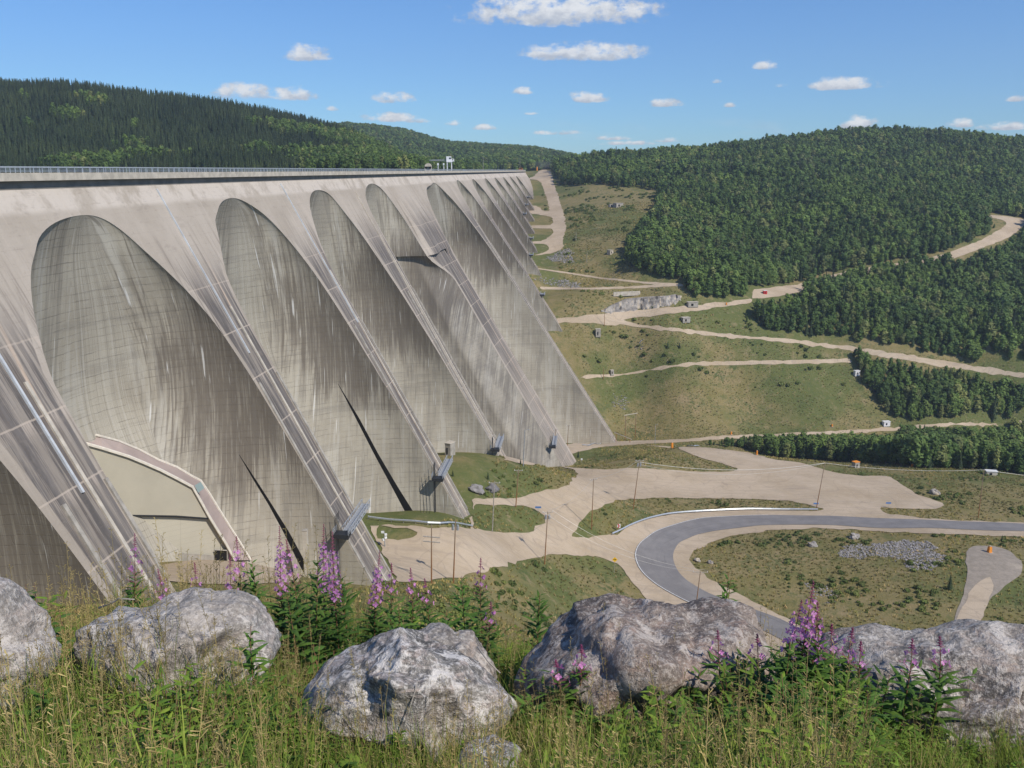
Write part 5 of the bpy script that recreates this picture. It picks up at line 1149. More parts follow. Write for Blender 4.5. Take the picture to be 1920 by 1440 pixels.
for i in ind:
    x, y, z, h = AL[i]; kd = KD[i]; c, tr, _ = TREES[kd][i % len(TREES[kd])]; f = h/13
    o = bpy.data.objects.new('pine_tree' if kd == 'spruce' else 'leafy_tree', None); C.objects.link(o); o.location = (x, y, z-.2); wd_ = rng.uniform(.85, 1.2); o.scale = (f*wd_, f*wd_, f); o.rotation_euler = (0, 0, rng.uniform(0, 6.28))
    tag(o, LB[RG[i]][kd], 'tree', GL[RG[i]]+(' (%s)' % {'broad': 'broad', 'slim': 'slender', 'spruce': 'spruce'}[kd]))
    for nm, me in (('crown', c), ('trunk', tr)): q = bpy.data.objects.new(nm, me); C.objects.link(q); q.parent = o
for kd in ('broad', 'slim', 'spruce'):
    s_ = rest[KD[rest] == kd]; P = AL[s_]; scatter('forest', P[:, :3]-np.array([0, 0, .2]), P[:, 3]/13*rng.uniform(.9, 1.35, len(P)), [t[2] for t in TREES[kd]], {'broad': 'mixed green forest covering the right hand hills', 'slim': 'slender young trees filling the right hand forest', 'spruce': 'dark spruces dotted through the right hand forest'}[kd], 1/1.12)
# left hills
x, y = jgrid(-1000, 150, 785, 1420, 5.6, 41); a = x/y; k = (a > -.64) & (a < .02); x, y = x[k], y[k]; z = U(x, y); s_, W_s = sw(x, y); k = (W_s < -60) & (z/y > -.012); x, y, z = x[k], y[k], z[k]
rd = np.random.RandomState(5); mixn = vnoise(x/120, y/90, 6)+vnoise(x/25, y/25, 7)*.5; lower = (z/y) < .022
con = (mixn > -.50+.75*sstep(-.34, -.10, x/y)+.15*lower); h = rd.uniform(7, 12.5, len(x))
for nm, k, pr, lb in (('forest', con, [t[2] for t in TREES['spruce']], 'dark spruce forest on the long hill behind the dam'), ('forest', ~con, [t[2] for t in TREES['broad']], 'lighter leafy woods on the long hill behind the dam')):
    scatter(nm, np.stack([x, y, z-.5], -1)[k], h[k]/13*(1.25 if pr[0] == TREES['broad'][0][2] else 1.3), pr, lb)
x, y = jgrid(-800, 330, 1450, 2800, 11., 42); a = x/y; k = (a > -.33) & (a < .10); x, y = x[k], y[k]; z = np.where(a[k] < .03, U(x, y), GG(x, y)); z = np.maximum(z, U(x, y)); k = z/y > -.006; x, y, z = x[k], y[k], z[k]; h = rd.uniform(11, 18, len(x))
scatter('forest', np.stack([x, y, z-.5], -1), h/13*1.5, [t[2] for t in TREES['broad']]+[TREES['spruce'][0][2]], 'distant leafy woods on the far ridge behind the crest', .75)
# bushes and rough grass of the valley
def bush_mesh(seed):
    rd = np.random.RandomState(seed); P = rd.normal(size=(90, 3)); P /= np.linalg.norm(P, axis=1)[:, None]; P[:, 2] = np.abs(P[:, 2]); Nn = P+rd.normal(size=P.shape)*.5; P = P*rd.uniform(.55, 1.05, (90, 1))*np.array([1, 1, .85])
    V, F = quads(P, Nn, rd.uniform(.12, .26, 90), rd); V = list(map(tuple, V)); F = [tuple(f) for f in F]; cv, cf = core((0, 0, .3), .7, .5, seed, 1); b = len(V); return mk('bush', V+cv, F+[tuple(i+b for i in f) for f in cf], M['bush'], link=False).data
BM = [bush_mesh(i) for i in range(3)]
def tuft_mesh(seed, n=16):
    rd = random.Random(seed); mb = MB()
    for _ in range(n):
        a = rd.uniform(0, 6.28); r = rd.uniform(0, .5); x0, y0 = r*math.cos(a), r*math.sin(a); l = rd.uniform(.35, .9); b = rd.uniform(0, 6.28); dx, dy = math.cos(b), math.sin(b); w_ = rd.uniform(.07, .16)
        mb.add([(x0-dy*w_, y0+dx*w_, -.05), (x0+dy*w_, y0-dx*w_, -.05), (x0+dx*l*.5, y0+dy*l*.5, l*rd.uniform(.5, .9))], [(0, 1, 2)])
    return mk('tuft', mb.v, mb.f, M['tuft'], link=False).data
TM = [tuft_mesh(i) for i in range(4)]
ISL = gpoly([(1300, 1046), (1318, 1030), (1365, 1010), (1440, 997), (1600, 997), (1700, 1001), (1800, 1006), (1900, 1012), (1990, 1015), (1990, 1240), (1560, 1200), (1440, 1138), (1380, 1108), (1330, 1084), (1306, 1064)])
x, y = jgrid(-60, 420, 40, 640, 3.2, 51); k = ~near_roads(x, y, 1.0); x, y = x[k], y[k]; s_, W_s = sw(x, y); z = G(x, y); k = (W_s > kk(s_)*-z+1) & (x/y < .66); x, y, z = x[k], y[k], z[k]
isl = pip(x, y, ISL); nn = vnoise(x/9, y/9, 12)+.6*vnoise(x/28, y/28, 13); far = y > 520; dens = np.where(isl, nn > .13, nn > .34) & ~(far & (nn < .45)) & ~pip(x, y, F1) & ~pip(x, y, F2) & ~pip(x, y, F3)
P = np.stack([x, y, z], -1)[dens]; scatter('shrubs', P, rng.uniform(.5, 1.5, len(P))*(1-.25*(P[:, 1] > 400)), BM, 'low green bushes scattered over the valley grass')
x, y = jgrid(-70, 420, 26, 660, 1.75, 52); k = ~near_roads(x, y, .3); x, y = x[k], y[k]; s_, W_s = sw(x, y); z = G(x, y); k = (W_s > kk(s_)*-z+.5) & (x/y < .66) & (vnoise(x/5, y/5, 3)+vnoise(x/17, y/17, 9) > -.35); P = np.stack([x, y, z], -1)[k]
scatter('rough_grass', P, rng.uniform(.55, 1.35, len(P)), TM, 'rough dry grass covering the valley floor and banks')
x, y = jgrid(40, 330, 640, 1240, 5.0, 53); k = ~near_roads(x, y, 1.5) & ~pip(x, y, F3) & ~pip(x, y, F2); x, y = x[k], y[k]; s_, W_s = sw(x, y); z = GG(x, y); k = (W_s > kk(s_)*-z+1) & (vnoise(x/20, y/20, 14)+.7*vnoise(x/7, y/7, 15) > .22) & (x/y < .45); P = np.stack([x, y, z], -1)[k]
scatter('shrubs', P, rng.uniform(.8, 2.6, len(P)), BM, 'green bushes on the sloping meadow beside the dam end')
x, y = jgrid(40, 330, 660, 1000, 2.6, 54); k = ~near_roads(x, y, .5) & ~pip(x, y, F3) & ~pip(x, y, F2); x, y = x[k], y[k]; s_, W_s = sw(x, y); z = GG(x, y); k = (W_s > kk(s_)*-z+1) & (x/y < .42) & (vnoise(x/6, y/6, 3)+vnoise(x/17, y/17, 9) > -.3); P = np.stack([x, y, z], -1)[k]
scatter('rough_grass', P, rng.uniform(.8, 1.9, len(P)), TM, 'rough dry grass on the far side of the valley')
# young spruces standing singly
for i, (bx, by, ty, lb) in enumerate([(849, 893, 881, 'small dark spruce left of its neighbour on the knoll'), (915, 899, 884, 'small dark spruce in the middle of the grassy knoll'), (976, 871, 860, 'little spruce behind the knoll by the greenish pole'), (1780, 1106, 1078, 'young spruce left of the gravel ramp in the island'),
      (1878, 1016, 1003, 'young spruce at the road edge above the gravel pad'), (1084, 858, 845, 'round dark spruce on the green mound'), (1252, 653, 640, 'dark little tree in the green patch under the fork'), (1274, 653, 641, 'second dark little tree beside the green patch')]):
    b = at(bx, by); h = max(top_h(b, ty), 1.5); c, tr, _ = TREES['spruce'][i % 3]; o = empty('pine_tree', b, lb, 'tree'); o.scale = (h/13*1.25, h/13*1.25, h/13)
    for nm, me in (('crown', c), ('trunk', tr)): q = bpy.data.objects.new(nm, me); C.objects.link(q); q.parent = o
# rubble
def stone_mesh(seed):
    me = rock_mesh(seed, 1, .3, .7); me.materials.append(M['rubble']); return me
SM = [stone_mesh(s) for s in (5, 6, 7)]
def rubble(L, st, s0, s1, label):
    poly = gpoly(L); A = np.array(poly); x, y = jgrid(A[:, 0].min(), A[:, 0].max(), A[:, 1].min(), A[:, 1].max(), st, 60); k = pip(x+vnoise(x/3, y/3, 2)*6, y+vnoise(x/3, y/3, 3)*6, poly); x, y = x[k], y[k]; k = rng.rand(len(x)) < .85; x, y = x[k], y[k]
    scatter('rubble', np.stack([x, y, GG(x, y)+.05], -1), rng.uniform(s0, s1, len(x)), SM, label, None, .5)
rubble([(1562, 1038), (1590, 1024), (1680, 1014), (1742, 1016), (1757, 1030), (1782, 1054), (1745, 1062), (1722, 1073), (1690, 1052), (1640, 1042), (1600, 1046)], .62, .22, .62, 'grey broken rock spread over the hairpin island')
rubble([(1500, 1098), (1530, 1090), (1560, 1105), (1590, 1120), (1560, 1130), (1520, 1115)], .9, .2, .5, 'thin scatter of broken rock lower in the hairpin island')
rubble([(1022, 484), (1036, 476), (1062, 466), (1075, 474), (1074, 492), (1045, 491)], 1.3, .5, 1.1, 'grey rubble bank under the end of the bending road')
rubble([(1170, 645), (1195, 639), (1215, 645), (1205, 655), (1180, 654)], 1.2, .4, .9, 'small grey scree patch below the road fork')
rubble([(1142, 745), (1165, 738), (1185, 752), (1170, 765), (1150, 760)], 1.1, .4, .9, 'grey scree patch beside the last big rib')
rubble([(1004, 520), (1040, 522), (1090, 532), (1085, 540), (1040, 536), (1010, 532)], 1.5, .5, 1.2, 'rocky ledge between the two thin tracks')
# ---------------------------------------------------------------- foreground: boulders
def f_granite(base, pale, pink, dark, seedo):
    def fn(t, b):
        p = t.vm('ADD', t.tc('Object'), (seedo, 0, 0)); big = t.noise(p, 2.2, 5, .6, .6); md = t.noise(p, 7, 6, .7, .4); fi = t.noise(p, 38, 4, .75); sp = t.noise(p, 120, 2, .8)
        band = t.noise(t.vm('MULTIPLY', t.vm('ADD', p, (0, 0, .0)), (2., 2., 9.)), 1.6, 5, .65, 1.2)
        c = t.mix(t.ss(big, .38, .62), base, dark); c = t.mix(t.m('MULTIPLY', t.ss(band, .50, .62), .6), c, pink)
        c = t.mix(t.m('MULTIPLY', t.ss(md, .52, .60), .85), c, pale); c = t.mix(t.m('MULTIPLY', t.ss(t.noise(t.vm('ADD', p, (9, 9, 9)), 5, 7, .75, .8), .56, .62), .7), c, dark); c = t.mix(t.m('MULTIPLY', t.ss(fi, .50, .62), .65), c, pale)
        c = t.mix(t.m('MULTIPLY', t.ss(fi, .46, .34), .6), c, (.06, .06, .062)); c = t.mix(t.m('MULTIPLY', t.ss(sp, .6, .72), .5), c, (.05, .05, .05)); c = t.mix(t.m('MULTIPLY', t.ss(sp, .38, .28), .4), c, (.62, .60, .58))
        li = t.noise(p, 11, 5, .8, .3); c = t.mix(t.m('MULTIPLY', t.ss(li, .60, .68), .7), c, (.55, .53, .46)); wm = t.noise(p, 1.3, 3, .6); c = t.mix(t.m('MULTIPLY', t.ss(wm, .45, .65), .35), c, (.36, .29, .22))
        h = t.m('ADD', t.m('MULTIPLY', md, 1.1), t.m('MULTIPLY', fi, .7)); t.l.new(t.bump(h, .9, .035), b.inputs['Normal']); return c
    return fn
GR = [mat('granite_blue_grey', f_granite((.47, .44, .40), (.74, .70, .645), (.58, .49, .43), (.26, .25, .235), 1), .8), mat('granite_mottled', f_granite((.31, .29, .26), (.76, .72, .67), (.62, .51, .45), (.12, .112, .10), 12), .75),
      mat('granite_dark_pink', f_granite((.28, .225, .185), (.56, .50, .44), (.40, .28, .22), (.13, .105, .09), 23), .8), mat('granite_striped', f_granite((.36, .325, .285), (.62, .57, .51), (.46, .36, .29), (.14, .125, .11), 34), .8)]
def camdir(px, py): r = ray(px, py); v = Vector((r[0], r[1], r[2])); return v
RT, UP_, FW = Vector((1, 0, 0)), Vector((0, SP, CP)), Vector((0, CP, -SP))
def big_rock(out, zc, T, m, seed, label, sub=6, ridge=.05, facet=.10, cen=None):
    import bmesh
    A = np.array(out, float); cx, cy = cen or (A[:, 0].mean(), (A[:, 1].min()+A[:, 1].max())/2); C0 = RT*((cx-PX)/FP*zc)+UP_*((PY-cy)/FP*zc)+FW*zc
    an = np.arctan2(cy-A[:, 1], A[:, 0]-cx); rr = np.hypot(A[:, 0]-cx, A[:, 1]-cy)/FP*zc*1.07; o_ = np.argsort(an); an, rr = an[o_], rr[o_]
    an = np.r_[an[-1]-2*math.pi, an, an[0]+2*math.pi]; rr = np.r_[rr[-1], rr, rr[0]]
    bm = bmesh.new(); bmesh.ops.create_icosphere(bm, subdivisions=sub, radius=1); sv = Vector((seed*7.3, seed*1.7, 0)); rq = random.Random(seed*5+1); PLN_ = []
    while len(PLN_) < 26:
        n_ = Vector((rq.uniform(-1, 1), rq.uniform(-1, .15), rq.uniform(-.5, 1))).normalized(); PLN_.append((n_, rq.uniform(.66, .9)))
    for v in bm.verts:
        d = v.co.normalized(); th = math.atan2(d.z, d.x); rho = math.hypot(d.x, d.z); r = float(np.interp(th, an, rr)); k = rho**.78
        fct = min([1.]+[q_/max(d.dot(n_), 1e-3) for n_, q_ in PLN_ if d.dot(n_) > q_]); fct = 1-(1-fct)*1.0; r *= 1-(1-fct)*.72; dpt = fct
        p = RT*(r*math.cos(th)*k)+UP_*(r*math.sin(th)*k)+FW*(T*dpt*(abs(d.y)**.8)*(1 if d.y > 0 else -1))
        q = p*1.0+sv; nrm = (RT*d.x+UP_*d.z+FW*d.y).normalized(); inner = 1-rho**6*.75
        # flat fracture planes from voronoi cells, then finer relief
        dist, pts = mnoise.voronoi(q*2.6); n0 = pts[0]-q*2.6; f = (dist[1]-dist[0]); pl = mnoise.cell(pts[0]*3.1)
        disp = facet*(pl-.5)*min(f*3, 1)*inner + ridge*.6*(mnoise.noise(q*2.2)*1.6)*inner + .035*mnoise.noise(q*5.5) + .016*mnoise.noise(q*13)+.009*mnoise.noise(q*30)+.02*(abs(mnoise.noise(q*3.4))-.3)
        v.co = p+nrm*disp
    me = bpy.data.meshes.new('boulder'); bm.to_mesh(me); bm.free(); me.materials.append(m); me.polygons.foreach_set('use_smooth', np.ones(len(me.polygons), bool)); o = bpy.data.objects.new('boulder', me); C.objects.link(o); o.location = C0; return tag(o, label, 'boulder')
big_rock([(-170, 1120), (-90, 1084), (-22, 1084), (-4, 1098), (26, 1140), (62, 1192), (94, 1236), (90, 1262), (60, 1290), (0, 1350), (-100, 1400), (-200, 1260)], 4.6, .35, GR[0], 1, 'sloping pale grey boulder cut by the left edge of the picture', 5)
big_rock([(128, 1185), (148, 1150), (175, 1134), (230, 1136), (275, 1132), (330, 1126), (395, 1112), (450, 1116), (486, 1134), (502, 1152), (524, 1212), (526, 1262), (490, 1320), (400, 1360), (270, 1350), (190, 1318), (160, 1272), (140, 1228)], 5.0, .45, GR[0], 2, 'broad flat-topped pale blue grey boulder left of the tall flowers', facet=.11)
big_rock([(555, 1385), (560, 1330), (598, 1268), (660, 1225), (702, 1195), (732, 1187), (790, 1184), (850, 1205), (905, 1240), (940, 1275), (962, 1302), (974, 1332), (948, 1375), (880, 1412), (780, 1430), (650, 1430), (580, 1410)], 4.3, .42, GR[1], 3, 'rounded mottled grey and white boulder in the middle of the foreground', ridge=.06, facet=.06)
big_rock([(750, 1210), (795, 1178), (850, 1184), (905, 1214), (936, 1246), (934, 1290), (850, 1300), (770, 1270)], 4.85, .25, GR[3], 4, 'smaller grey boulder just behind the mottled middle boulder', 5)
big_rock([(968, 1280), (1005, 1232), (1048, 1172), (1064, 1150), (1108, 1122), (1140, 1112), (1200, 1128), (1262, 1140), (1302, 1154), (1372, 1150), (1402, 1146), (1432, 1160), (1454, 1196), (1464, 1262), (1450, 1350), (1360, 1420), (1200, 1440), (1050, 1425), (978, 1360)], 4.75, .5, GR[2], 5, 'large dark pinkish grey boulder with a notched crest right of centre', facet=.13, ridge=.09)
big_rock([(1515, 1262), (1556, 1198), (1600, 1185), (1640, 1190), (1700, 1196), (1770, 1191), (1840, 1184), (1920, 1180), (2010, 1186), (2080, 1300), (2040, 1500), (1850, 1540), (1760, 1470), (1700, 1420), (1620, 1370), (1550, 1320)], 4.6, .5, GR[3], 6, 'long rugged striped boulder at the right edge', facet=.15, ridge=.08)
big_rock([(855, 1430), (900, 1404), (950, 1406), (978, 1430), (965, 1475), (870, 1480)], 3.75, .16, GR[1], 7, 'small pale pinkish stone at the bottom edge of the middle boulder', 4, facet=.03)
big_rock([(225, 1395), (245, 1378), (268, 1384), (276, 1408), (250, 1425), (228, 1418)], 3.9, .08, GR[0], 8, 'little pale stone half buried in the grass at the lower left', 4, facet=.02, ridge=.02)
# ---------------------------------------------------------------- foreground plants
M['fw_leaf'] = leafmat('fireweed_leaves', [(.085, .17, .034), (.125, .215, .048), (.06, .13, .028)], trans=.3, sc=9, rough=.55)
M['fw_stem'] = flat('fireweed_stem', (.20, .10, .055), .7, .15, 6)
M['petal'] = leafmat('fireweed_petals', [(.62, .27, .62), (.72, .38, .74), (.54, .20, .56)], trans=.3, sc=30)
M['bud'] = flat('fireweed_buds', (.26, .05, .13), .7, .1, 20)
M['blade'] = leafmat('grass_blades', [(.15, .23, .042), (.24, .29, .065), (.10, .17, .033), (.38, .32, .14)], trans=.3, sc=4)
M['straw'] = leafmat('dry_stalks', [(.33, .27, .13), (.40, .33, .17), (.27, .21, .10)], trans=.2, sc=4)
M['herb'] = leafmat('herb_leaves', [(.13, .22, .035), (.20, .27, .045), (.09, .17, .03)], trans=.25, sc=8)
def leaf(mb, base, az_, el_, L, wd, droop=.5, fold=.25, seg=4, rd=random):
    d = Vector((math.cos(az_)*math.cos(el_), math.sin(az_)*math.cos(el_), math.sin(el_))); side = Vector((-math.sin(az_), math.cos(az_), 0)); p = Vector(base); V = []; tw = rd.uniform(-.4, .4)
    for i in range(seg+1):
        t = i/seg; w_ = wd*math.sin(math.pi*(.08+.90*t**.75)); up = side.cross(d).normalized(); s_ = (side*math.cos(tw*t)+up*math.sin(tw*t))
        V += [p-s_*w_+up*w_*fold*-1*-1, p, p+s_*w_+up*w_*fold]; p = p+d*(L/seg); d = (d+Vector((0, 0, -droop/seg))).normalized()
    mb.add(V, [(i*3+j, i*3+j+1, i*3+j+4, i*3+j+3) for i in range(seg) for j in range(2)])
def gpt(px, zc_, x=None):                              # point on the near ground below a sight column
    r = ray(px, 1250); X = r[0]*zc_; return Vector((X, zc_, float(G(X, zc_))))
def fireweed(px, Z, ytop, flower, label, seed, dens=1., dark=False):
    rd = random.Random(seed); b = gpt(px, Z); h = max(top_h2(b, ytop), .2); o = empty('fireweed', b, label, 'flowering plant' if flower else 'leafy plant', 'fireweed plants among the boulders')
    lean = Vector((rd.uniform(-.06, .06), rd.uniform(-.06, .06), 0)); pts = [Vector((0, 0, -.05))]+[Vector((lean.x*h*t*t, lean.y*h*t*t, h*t))+Vector((math.sin(t*5+seed)*.008, math.cos(t*4)*.008, 0)) for t in np.linspace(.1, 1, 9)]
    P = lambda t: pts[min(int(t*9), 8)].lerp(pts[min(int(t*9)+1, 9)], t*9-int(t*9)) if t < 1 else pts[9]
    mb = MB(); mb.tube(pts, [.0055*(1-.75*i/9) for i in range(10)], 6); mb.build('stem', M['fw_stem'], o, True)
    mb = MB(); top = .66 if flower == 2 else (.78 if flower else .97); n = int(h*62*dens); 
    for i in range(n):
        t = .10+(top-.10)*(i+rd.random()*.6)/n; a = i*2.4+rd.uniform(-.3, .3); L = (.14 if t < top*.8 else .125-.08*(t-top*.8)/(top*.2))*rd.uniform(.75, 1.15); leaf(mb, P(t), a, rd.uniform(.25, .85), L, L*.095+.0025, rd.uniform(.5, 1.1), rd=rd)
    if rd.random() < .8:                               # a few side shoots
        for q in range(3):
            t = rd.uniform(.3, .6); a = rd.uniform(0, 6.28); b0 = P(t); 
            for j in range(7): c_ = b0+Vector((math.cos(a)*.022*j, math.sin(a)*.022*j, .022*j)); leaf(mb, c_, a+j*2.3, .4, .07*rd.uniform(.8, 1.1), .008, .6, rd=rd)
    mb.build('leaves', M['fw_leaf'], o)
    if flower:
        f0, f1 = (top-.02, .90) if flower == 2 else (top, .93); fb = MB(); bb = MB(); n = int((f1-f0)*h*(140 if flower == 2 else 62)); 
        for i in range(n):
            t = f0+(f1-f0)*i/n; a = i*2.4+rd.uniform(-.2, .2); rr = (.043-.020*(i/n))*rd.uniform(.6, 1.25); c_ = P(t)+Vector((math.cos(a)*rr, math.sin(a)*rr, .006)); bb.bar(P(t), c_, .0011, 3); ax = (c_-P(t)).normalized(); s1 = ax.cross(Vector((0, 0, 1))).normalized(); s2 = ax.cross(s1); pr = rd.uniform(.012, .019)*(1-.3*i/n)
            for q in range(4):
                g = q*math.pi/2+rd.uniform(-.25, .25); u = s1*math.cos(g)+s2*math.sin(g); v = s1*-math.sin(g)+s2*math.cos(g); fb.add([c_, c_+u*pr*.7+v*pr*.55+ax*.002, c_+u*pr*1.25+ax*.005, c_+u*pr*.7-v*pr*.55+ax*.002], [(0, 1, 2, 3)])
        for i in range(26):                            # closed buds crowding the tip
            t = f1+(1-f1)*i/26; a = i*2.4; rr = .016*(1-i/28)+.003; bb.bar(P(t), P(t)+Vector((math.cos(a)*rr, math.sin(a)*rr, .009-.012*(1-i/26))), .0022, 4, .0012)
        for i in range(10): t = f0-.10+.10*i/10; a = i*2.4; bb.bar(P(t), P(t)+Vector((math.cos(a)*.05, math.sin(a)*.05, .03)), .0014, 3)
        s_ = fb.build('flower_spike', M['petal'], o); bb.build('buds', M['bud'], s_)
def top_h2(b, py):
    hs = np.linspace(.05, 2.5, 1500); P = np.stack([np.full(1500, b.x), np.full(1500, b.y), b.z+hs], -1); return float(hs[np.argmin(abs(proj(P)[1]-py))])
FWL = [(1480, 3.3, 1262, 0, 'green leafy stem standing in the grass before the right clump'), (1522, 3.25, 1290, 0, 'bright leafy stem lowest before the right clump'), (1640, 3.4, 1300, 0, 'leafy stem in the grass before the striped boulder'), (1380, 3.35, 1320, 0, 'leafy stem in the grass under the right shoulder of the dark boulder'), (1280, 3.4, 1330, 0, 'leafy stem in the grass under the dark boulder face'), (1465, 3.7, 1200, 0, 'leafy stem at the left base of the right clump'), (1530, 3.7, 1190, 0, 'leafy stem at the right base of the right clump'), (1490, 3.55, 1290, 0, 'low leafy stem in front of the right clump'), (1545, 3.5, 1330, 0, 'lowest leafy stem in front of the right clump'), (1440, 3.5, 1340, 0, 'low leafy stem left of the right clump foot'), (1605, 3.6, 1320, 0, 'leafy stem under the left end of the striped boulder'), (1340, 3.6, 1330, 0, 'low leafy stem under the right part of the dark boulder'), (1240, 3.6, 1350, 0, 'low leafy stem under the middle of the dark boulder'), (560, 5.0, 1100, 0, 'leafy stem at the foot of the grey column view'), (760, 5.3, 1130, 0, 'leafy stem behind the mottled boulder'), (830, 5.3, 1140, 0, 'leafy stem behind the right shoulder of the mottled boulder'), (262, 5.7, 1002, 1, 'single fireweed spike in front of the nearest rib, left of the clad building'), (327, 5.5, 1062, 1, 'low fireweed spike just right of the single spike by the nearest rib'), (380, 5.6, 1050, 1, 'faded fireweed at the left of the tall flowers, before the sandy apron'),
 (438, 5.4, 1035, 1, 'pale fireweed at the left edge of the tall flower cluster'), (467, 5.5, 1000, 1, 'leafy fireweed with thin flowers, left in the tall cluster'), (500, 5.4, 1045, 0, 'leafy shoot without flowers in the left of the tall cluster'), (537, 5.5, 988, 2, 'tall fireweed with a full pink head left of the grey column'), (572, 5.6, 1005, 1, 'slim fireweed directly in front of the grey column'),
 (590, 5.2, 1040, 0, 'dark leafy stem under the grey column'), (608, 5.5, 978, 2, 'tallest pink fireweed of the left cluster, just right of the grey column'), (634, 5.2, 998, 2, 'dense drooping magenta fireweed head in front of the blue gallery'), (660, 5.5, 1070, 0, 'leafy shoot right of the dense magenta head'), (704, 5.6, 1028, 2, 'fireweed in front of the white streak at the foot of the second rib'),
 (735, 5.8, 1060, 1, 'thin fireweed at the toe of the second rib'), (775, 5.9, 1062, 1, 'reddish fireweed going to seed over the sand'), (806, 5.9, 1088, 1, 'short fireweed beside the thin pole'), (873, 5.4, 1078, 0, 'dark leafy spire right of the poles'), (904, 5.8, 1046, 1, 'slender fireweed with a small flower before the grassy bank'), (1010, 5.5, 1104, 0, 'leafy spire left of the large dark boulder'),
 (915, 5.3, 1130, 1, 'small faded fireweed above the middle boulder'), (1086, 3.95, 1210, 1, 'bright fireweed head against the dark boulder'), (1053, 3.95, 1236, 1, 'tiny fireweed beside the bright head on the dark boulder'), (1353, 3.95, 1182, 1, 'fireweed rising against the right part of the dark boulder'), (1432, 3.9, 1192, 1, 'pale fireweed at the right shoulder of the dark boulder'),
 (1476, 3.85, 1118, 2, 'left stem of the big fireweed clump at the right'), (1500, 3.8, 1080, 2, 'tallest fireweed of the right clump, big pink head'), (1520, 3.75, 1132, 2, 'right stem of the big fireweed clump at the right'), (1508, 3.6, 1260, 0, 'leafy base shoot in the middle of the right clump'), (1556, 3.8, 1170, 1, 'fireweed at the left end of the striped boulder'),
 (1586, 3.8, 1182, 1, 'second fireweed at the left end of the striped boulder'), (1620, 3.75, 1205, 1, 'fireweed low against the striped boulder'), (1660, 3.75, 1260, 0, 'bare leafy stem against the striped boulder'), (1706, 3.75, 1200, 1, 'fireweed near the middle of the striped boulder'), (1764, 3.8, 1190, 1, 'rightmost fireweed standing over the striped boulder'),
 (1350, 5.6, 1078, 0, 'grassy seed headed stem behind the notch of the dark boulder'), (470, 4.1, 1178, 0, 'leafy spire in front of the broad flat-topped boulder'), (1190, 4.0, 1302, 0, 'low leafy shoot in front of the dark boulder'), (1300, 3.9, 1250, 0, 'dark leafy shoot left on the dark boulder face'), (1385, 3.95, 1238, 0, 'second dark leafy shoot on the dark boulder face'),
 (1420, 3.8, 1270, 0, 'bushy leafy stem left of the right clump'), (1560, 3.7, 1300, 0, 'bushy leafy stem right of the right clump'), (1100, 3.8, 1330, 0, 'short leafy stem at the lower edge of the dark boulder'), (255, 3.6, 1360, 1, 'fading low fireweed in the lower left grass'), (75, 3.7, 1290, 0, 'thin stem at the lower left corner'), (1000, 3.9, 1300, 0, 'small shoot between the middle and dark boulders'), (1800, 3.9, 1330, 0, 'leafy shoot over the rugged right corner'), (505, 3.5, 1340, 0, 'low leafy shoot at the foot of the broad boulder')]
for i, (px, Z, yt, fl, lb) in enumerate(FWL): fireweed(px, Z, yt, fl, lb, 100+i, 1.2 if fl != 1 else 1.0)
# grass and herbs
def clump(seed, n=26, h0=.22, h1=.5, w_=.0035, spread=.07, bend=.8, heads=1):
    rd = random.Random(seed); mb = MB(); hb = MB()
    for i in range(n):
        a = rd.uniform(0, 6.28); r = rd.uniform(0, spread); p = Vector((r*math.cos(a), r*math.sin(a), -.02)); l = rd.uniform(h0, h1); b_ = rd.uniform(0, 6.28); d = Vector((math.cos(b_)*.18, math.sin(b_)*.18, 1)).normalized(); out = Vector((math.cos(b_), math.sin(b_), 0)); s_ = Vector((-math.sin(b_), math.cos(b_), 0)); V = []; k = rd.uniform(.2, 1.)*bend
        for j in range(5):
            t = j/4; ww = w_*(1-t)**.6*rd.uniform(.8, 1.1); V += [p-s_*ww, p+s_*ww]; p = p+d*l/4; d = (d+out*k*.35-Vector((0, 0, k*.12*j))).normalized()
        mb.add(V, [(2*j, 2*j+1, 2*j+3, 2*j+2) for j in range(4)])
    for i in range(heads):
        a = rd.uniform(0, 6.28); p = Vector((rd.uniform(-spread, spread), rd.uniform(-spread, spread), 0)); H = h1*rd.uniform(1., 1.35); tip = p+Vector((math.cos(a)*H*.12, math.sin(a)*H*.12, H)); hb.bar(p, tip, .0011, 3, .0007)
        for j in range(16):
            t = rd.uniform(.72, 1.); q = p.lerp(tip, t); e = q+Vector((rd.uniform(-1, 1), rd.uniform(-1, 1), rd.uniform(.2, .9)))*.03*(1.2-t+.15); hb.bar(q, e, .0006, 3, .0013)
    nv = len(mb.v); return mk('grass_clump', mb.v+hb.v, mb.f+[tuple(i+nv for i in f) for f in hb.f], None, link=False, mats=[M['blade'], M['straw']], midx=[0]*len(mb.f)+[1]*len(hb.f)).data
CM = [clump(1), clump(2, 30, .18, .42), clump(3, 26, .22, .5, .003, .07, 1.1, 0), clump(4, 34, .12, .34, .0045, .10, 1.0, 0), clump(5, 22, .25, .5, .003, .06, .7, 3)]
def herb(seed, h=.4, n=22, L=.055, wd=.018):
    rd = random.Random(seed); mb = MB(); sb = MB()
    for s_ in range(3):
        a0 = rd.uniform(0, 6.28); tip = Vector((math.cos(a0)*h*.3, math.sin(a0)*h*.3, h*rd.uniform(.7, 1))); sb.bar((0, 0, -.02), tip, .0022, 4, .001)
        for i in range(n//3*2): t = .2+.8*i/(n//3*2); leaf(mb, tip*t, i*2.4+rd.random(), rd.uniform(.1, .6), L*rd.uniform(.7, 1.2), wd*rd.uniform(.7, 1.2), .5, .2, 3, rd)
    nv = len(mb.v); return mk('herb', mb.v+sb.v, mb.f+[tuple(i+nv for i in f) for f in sb.f], None, link=False, mats=[M['herb'], M['fw_stem']], midx=[0]*len(mb.f)+[1]*len(sb.f)).data
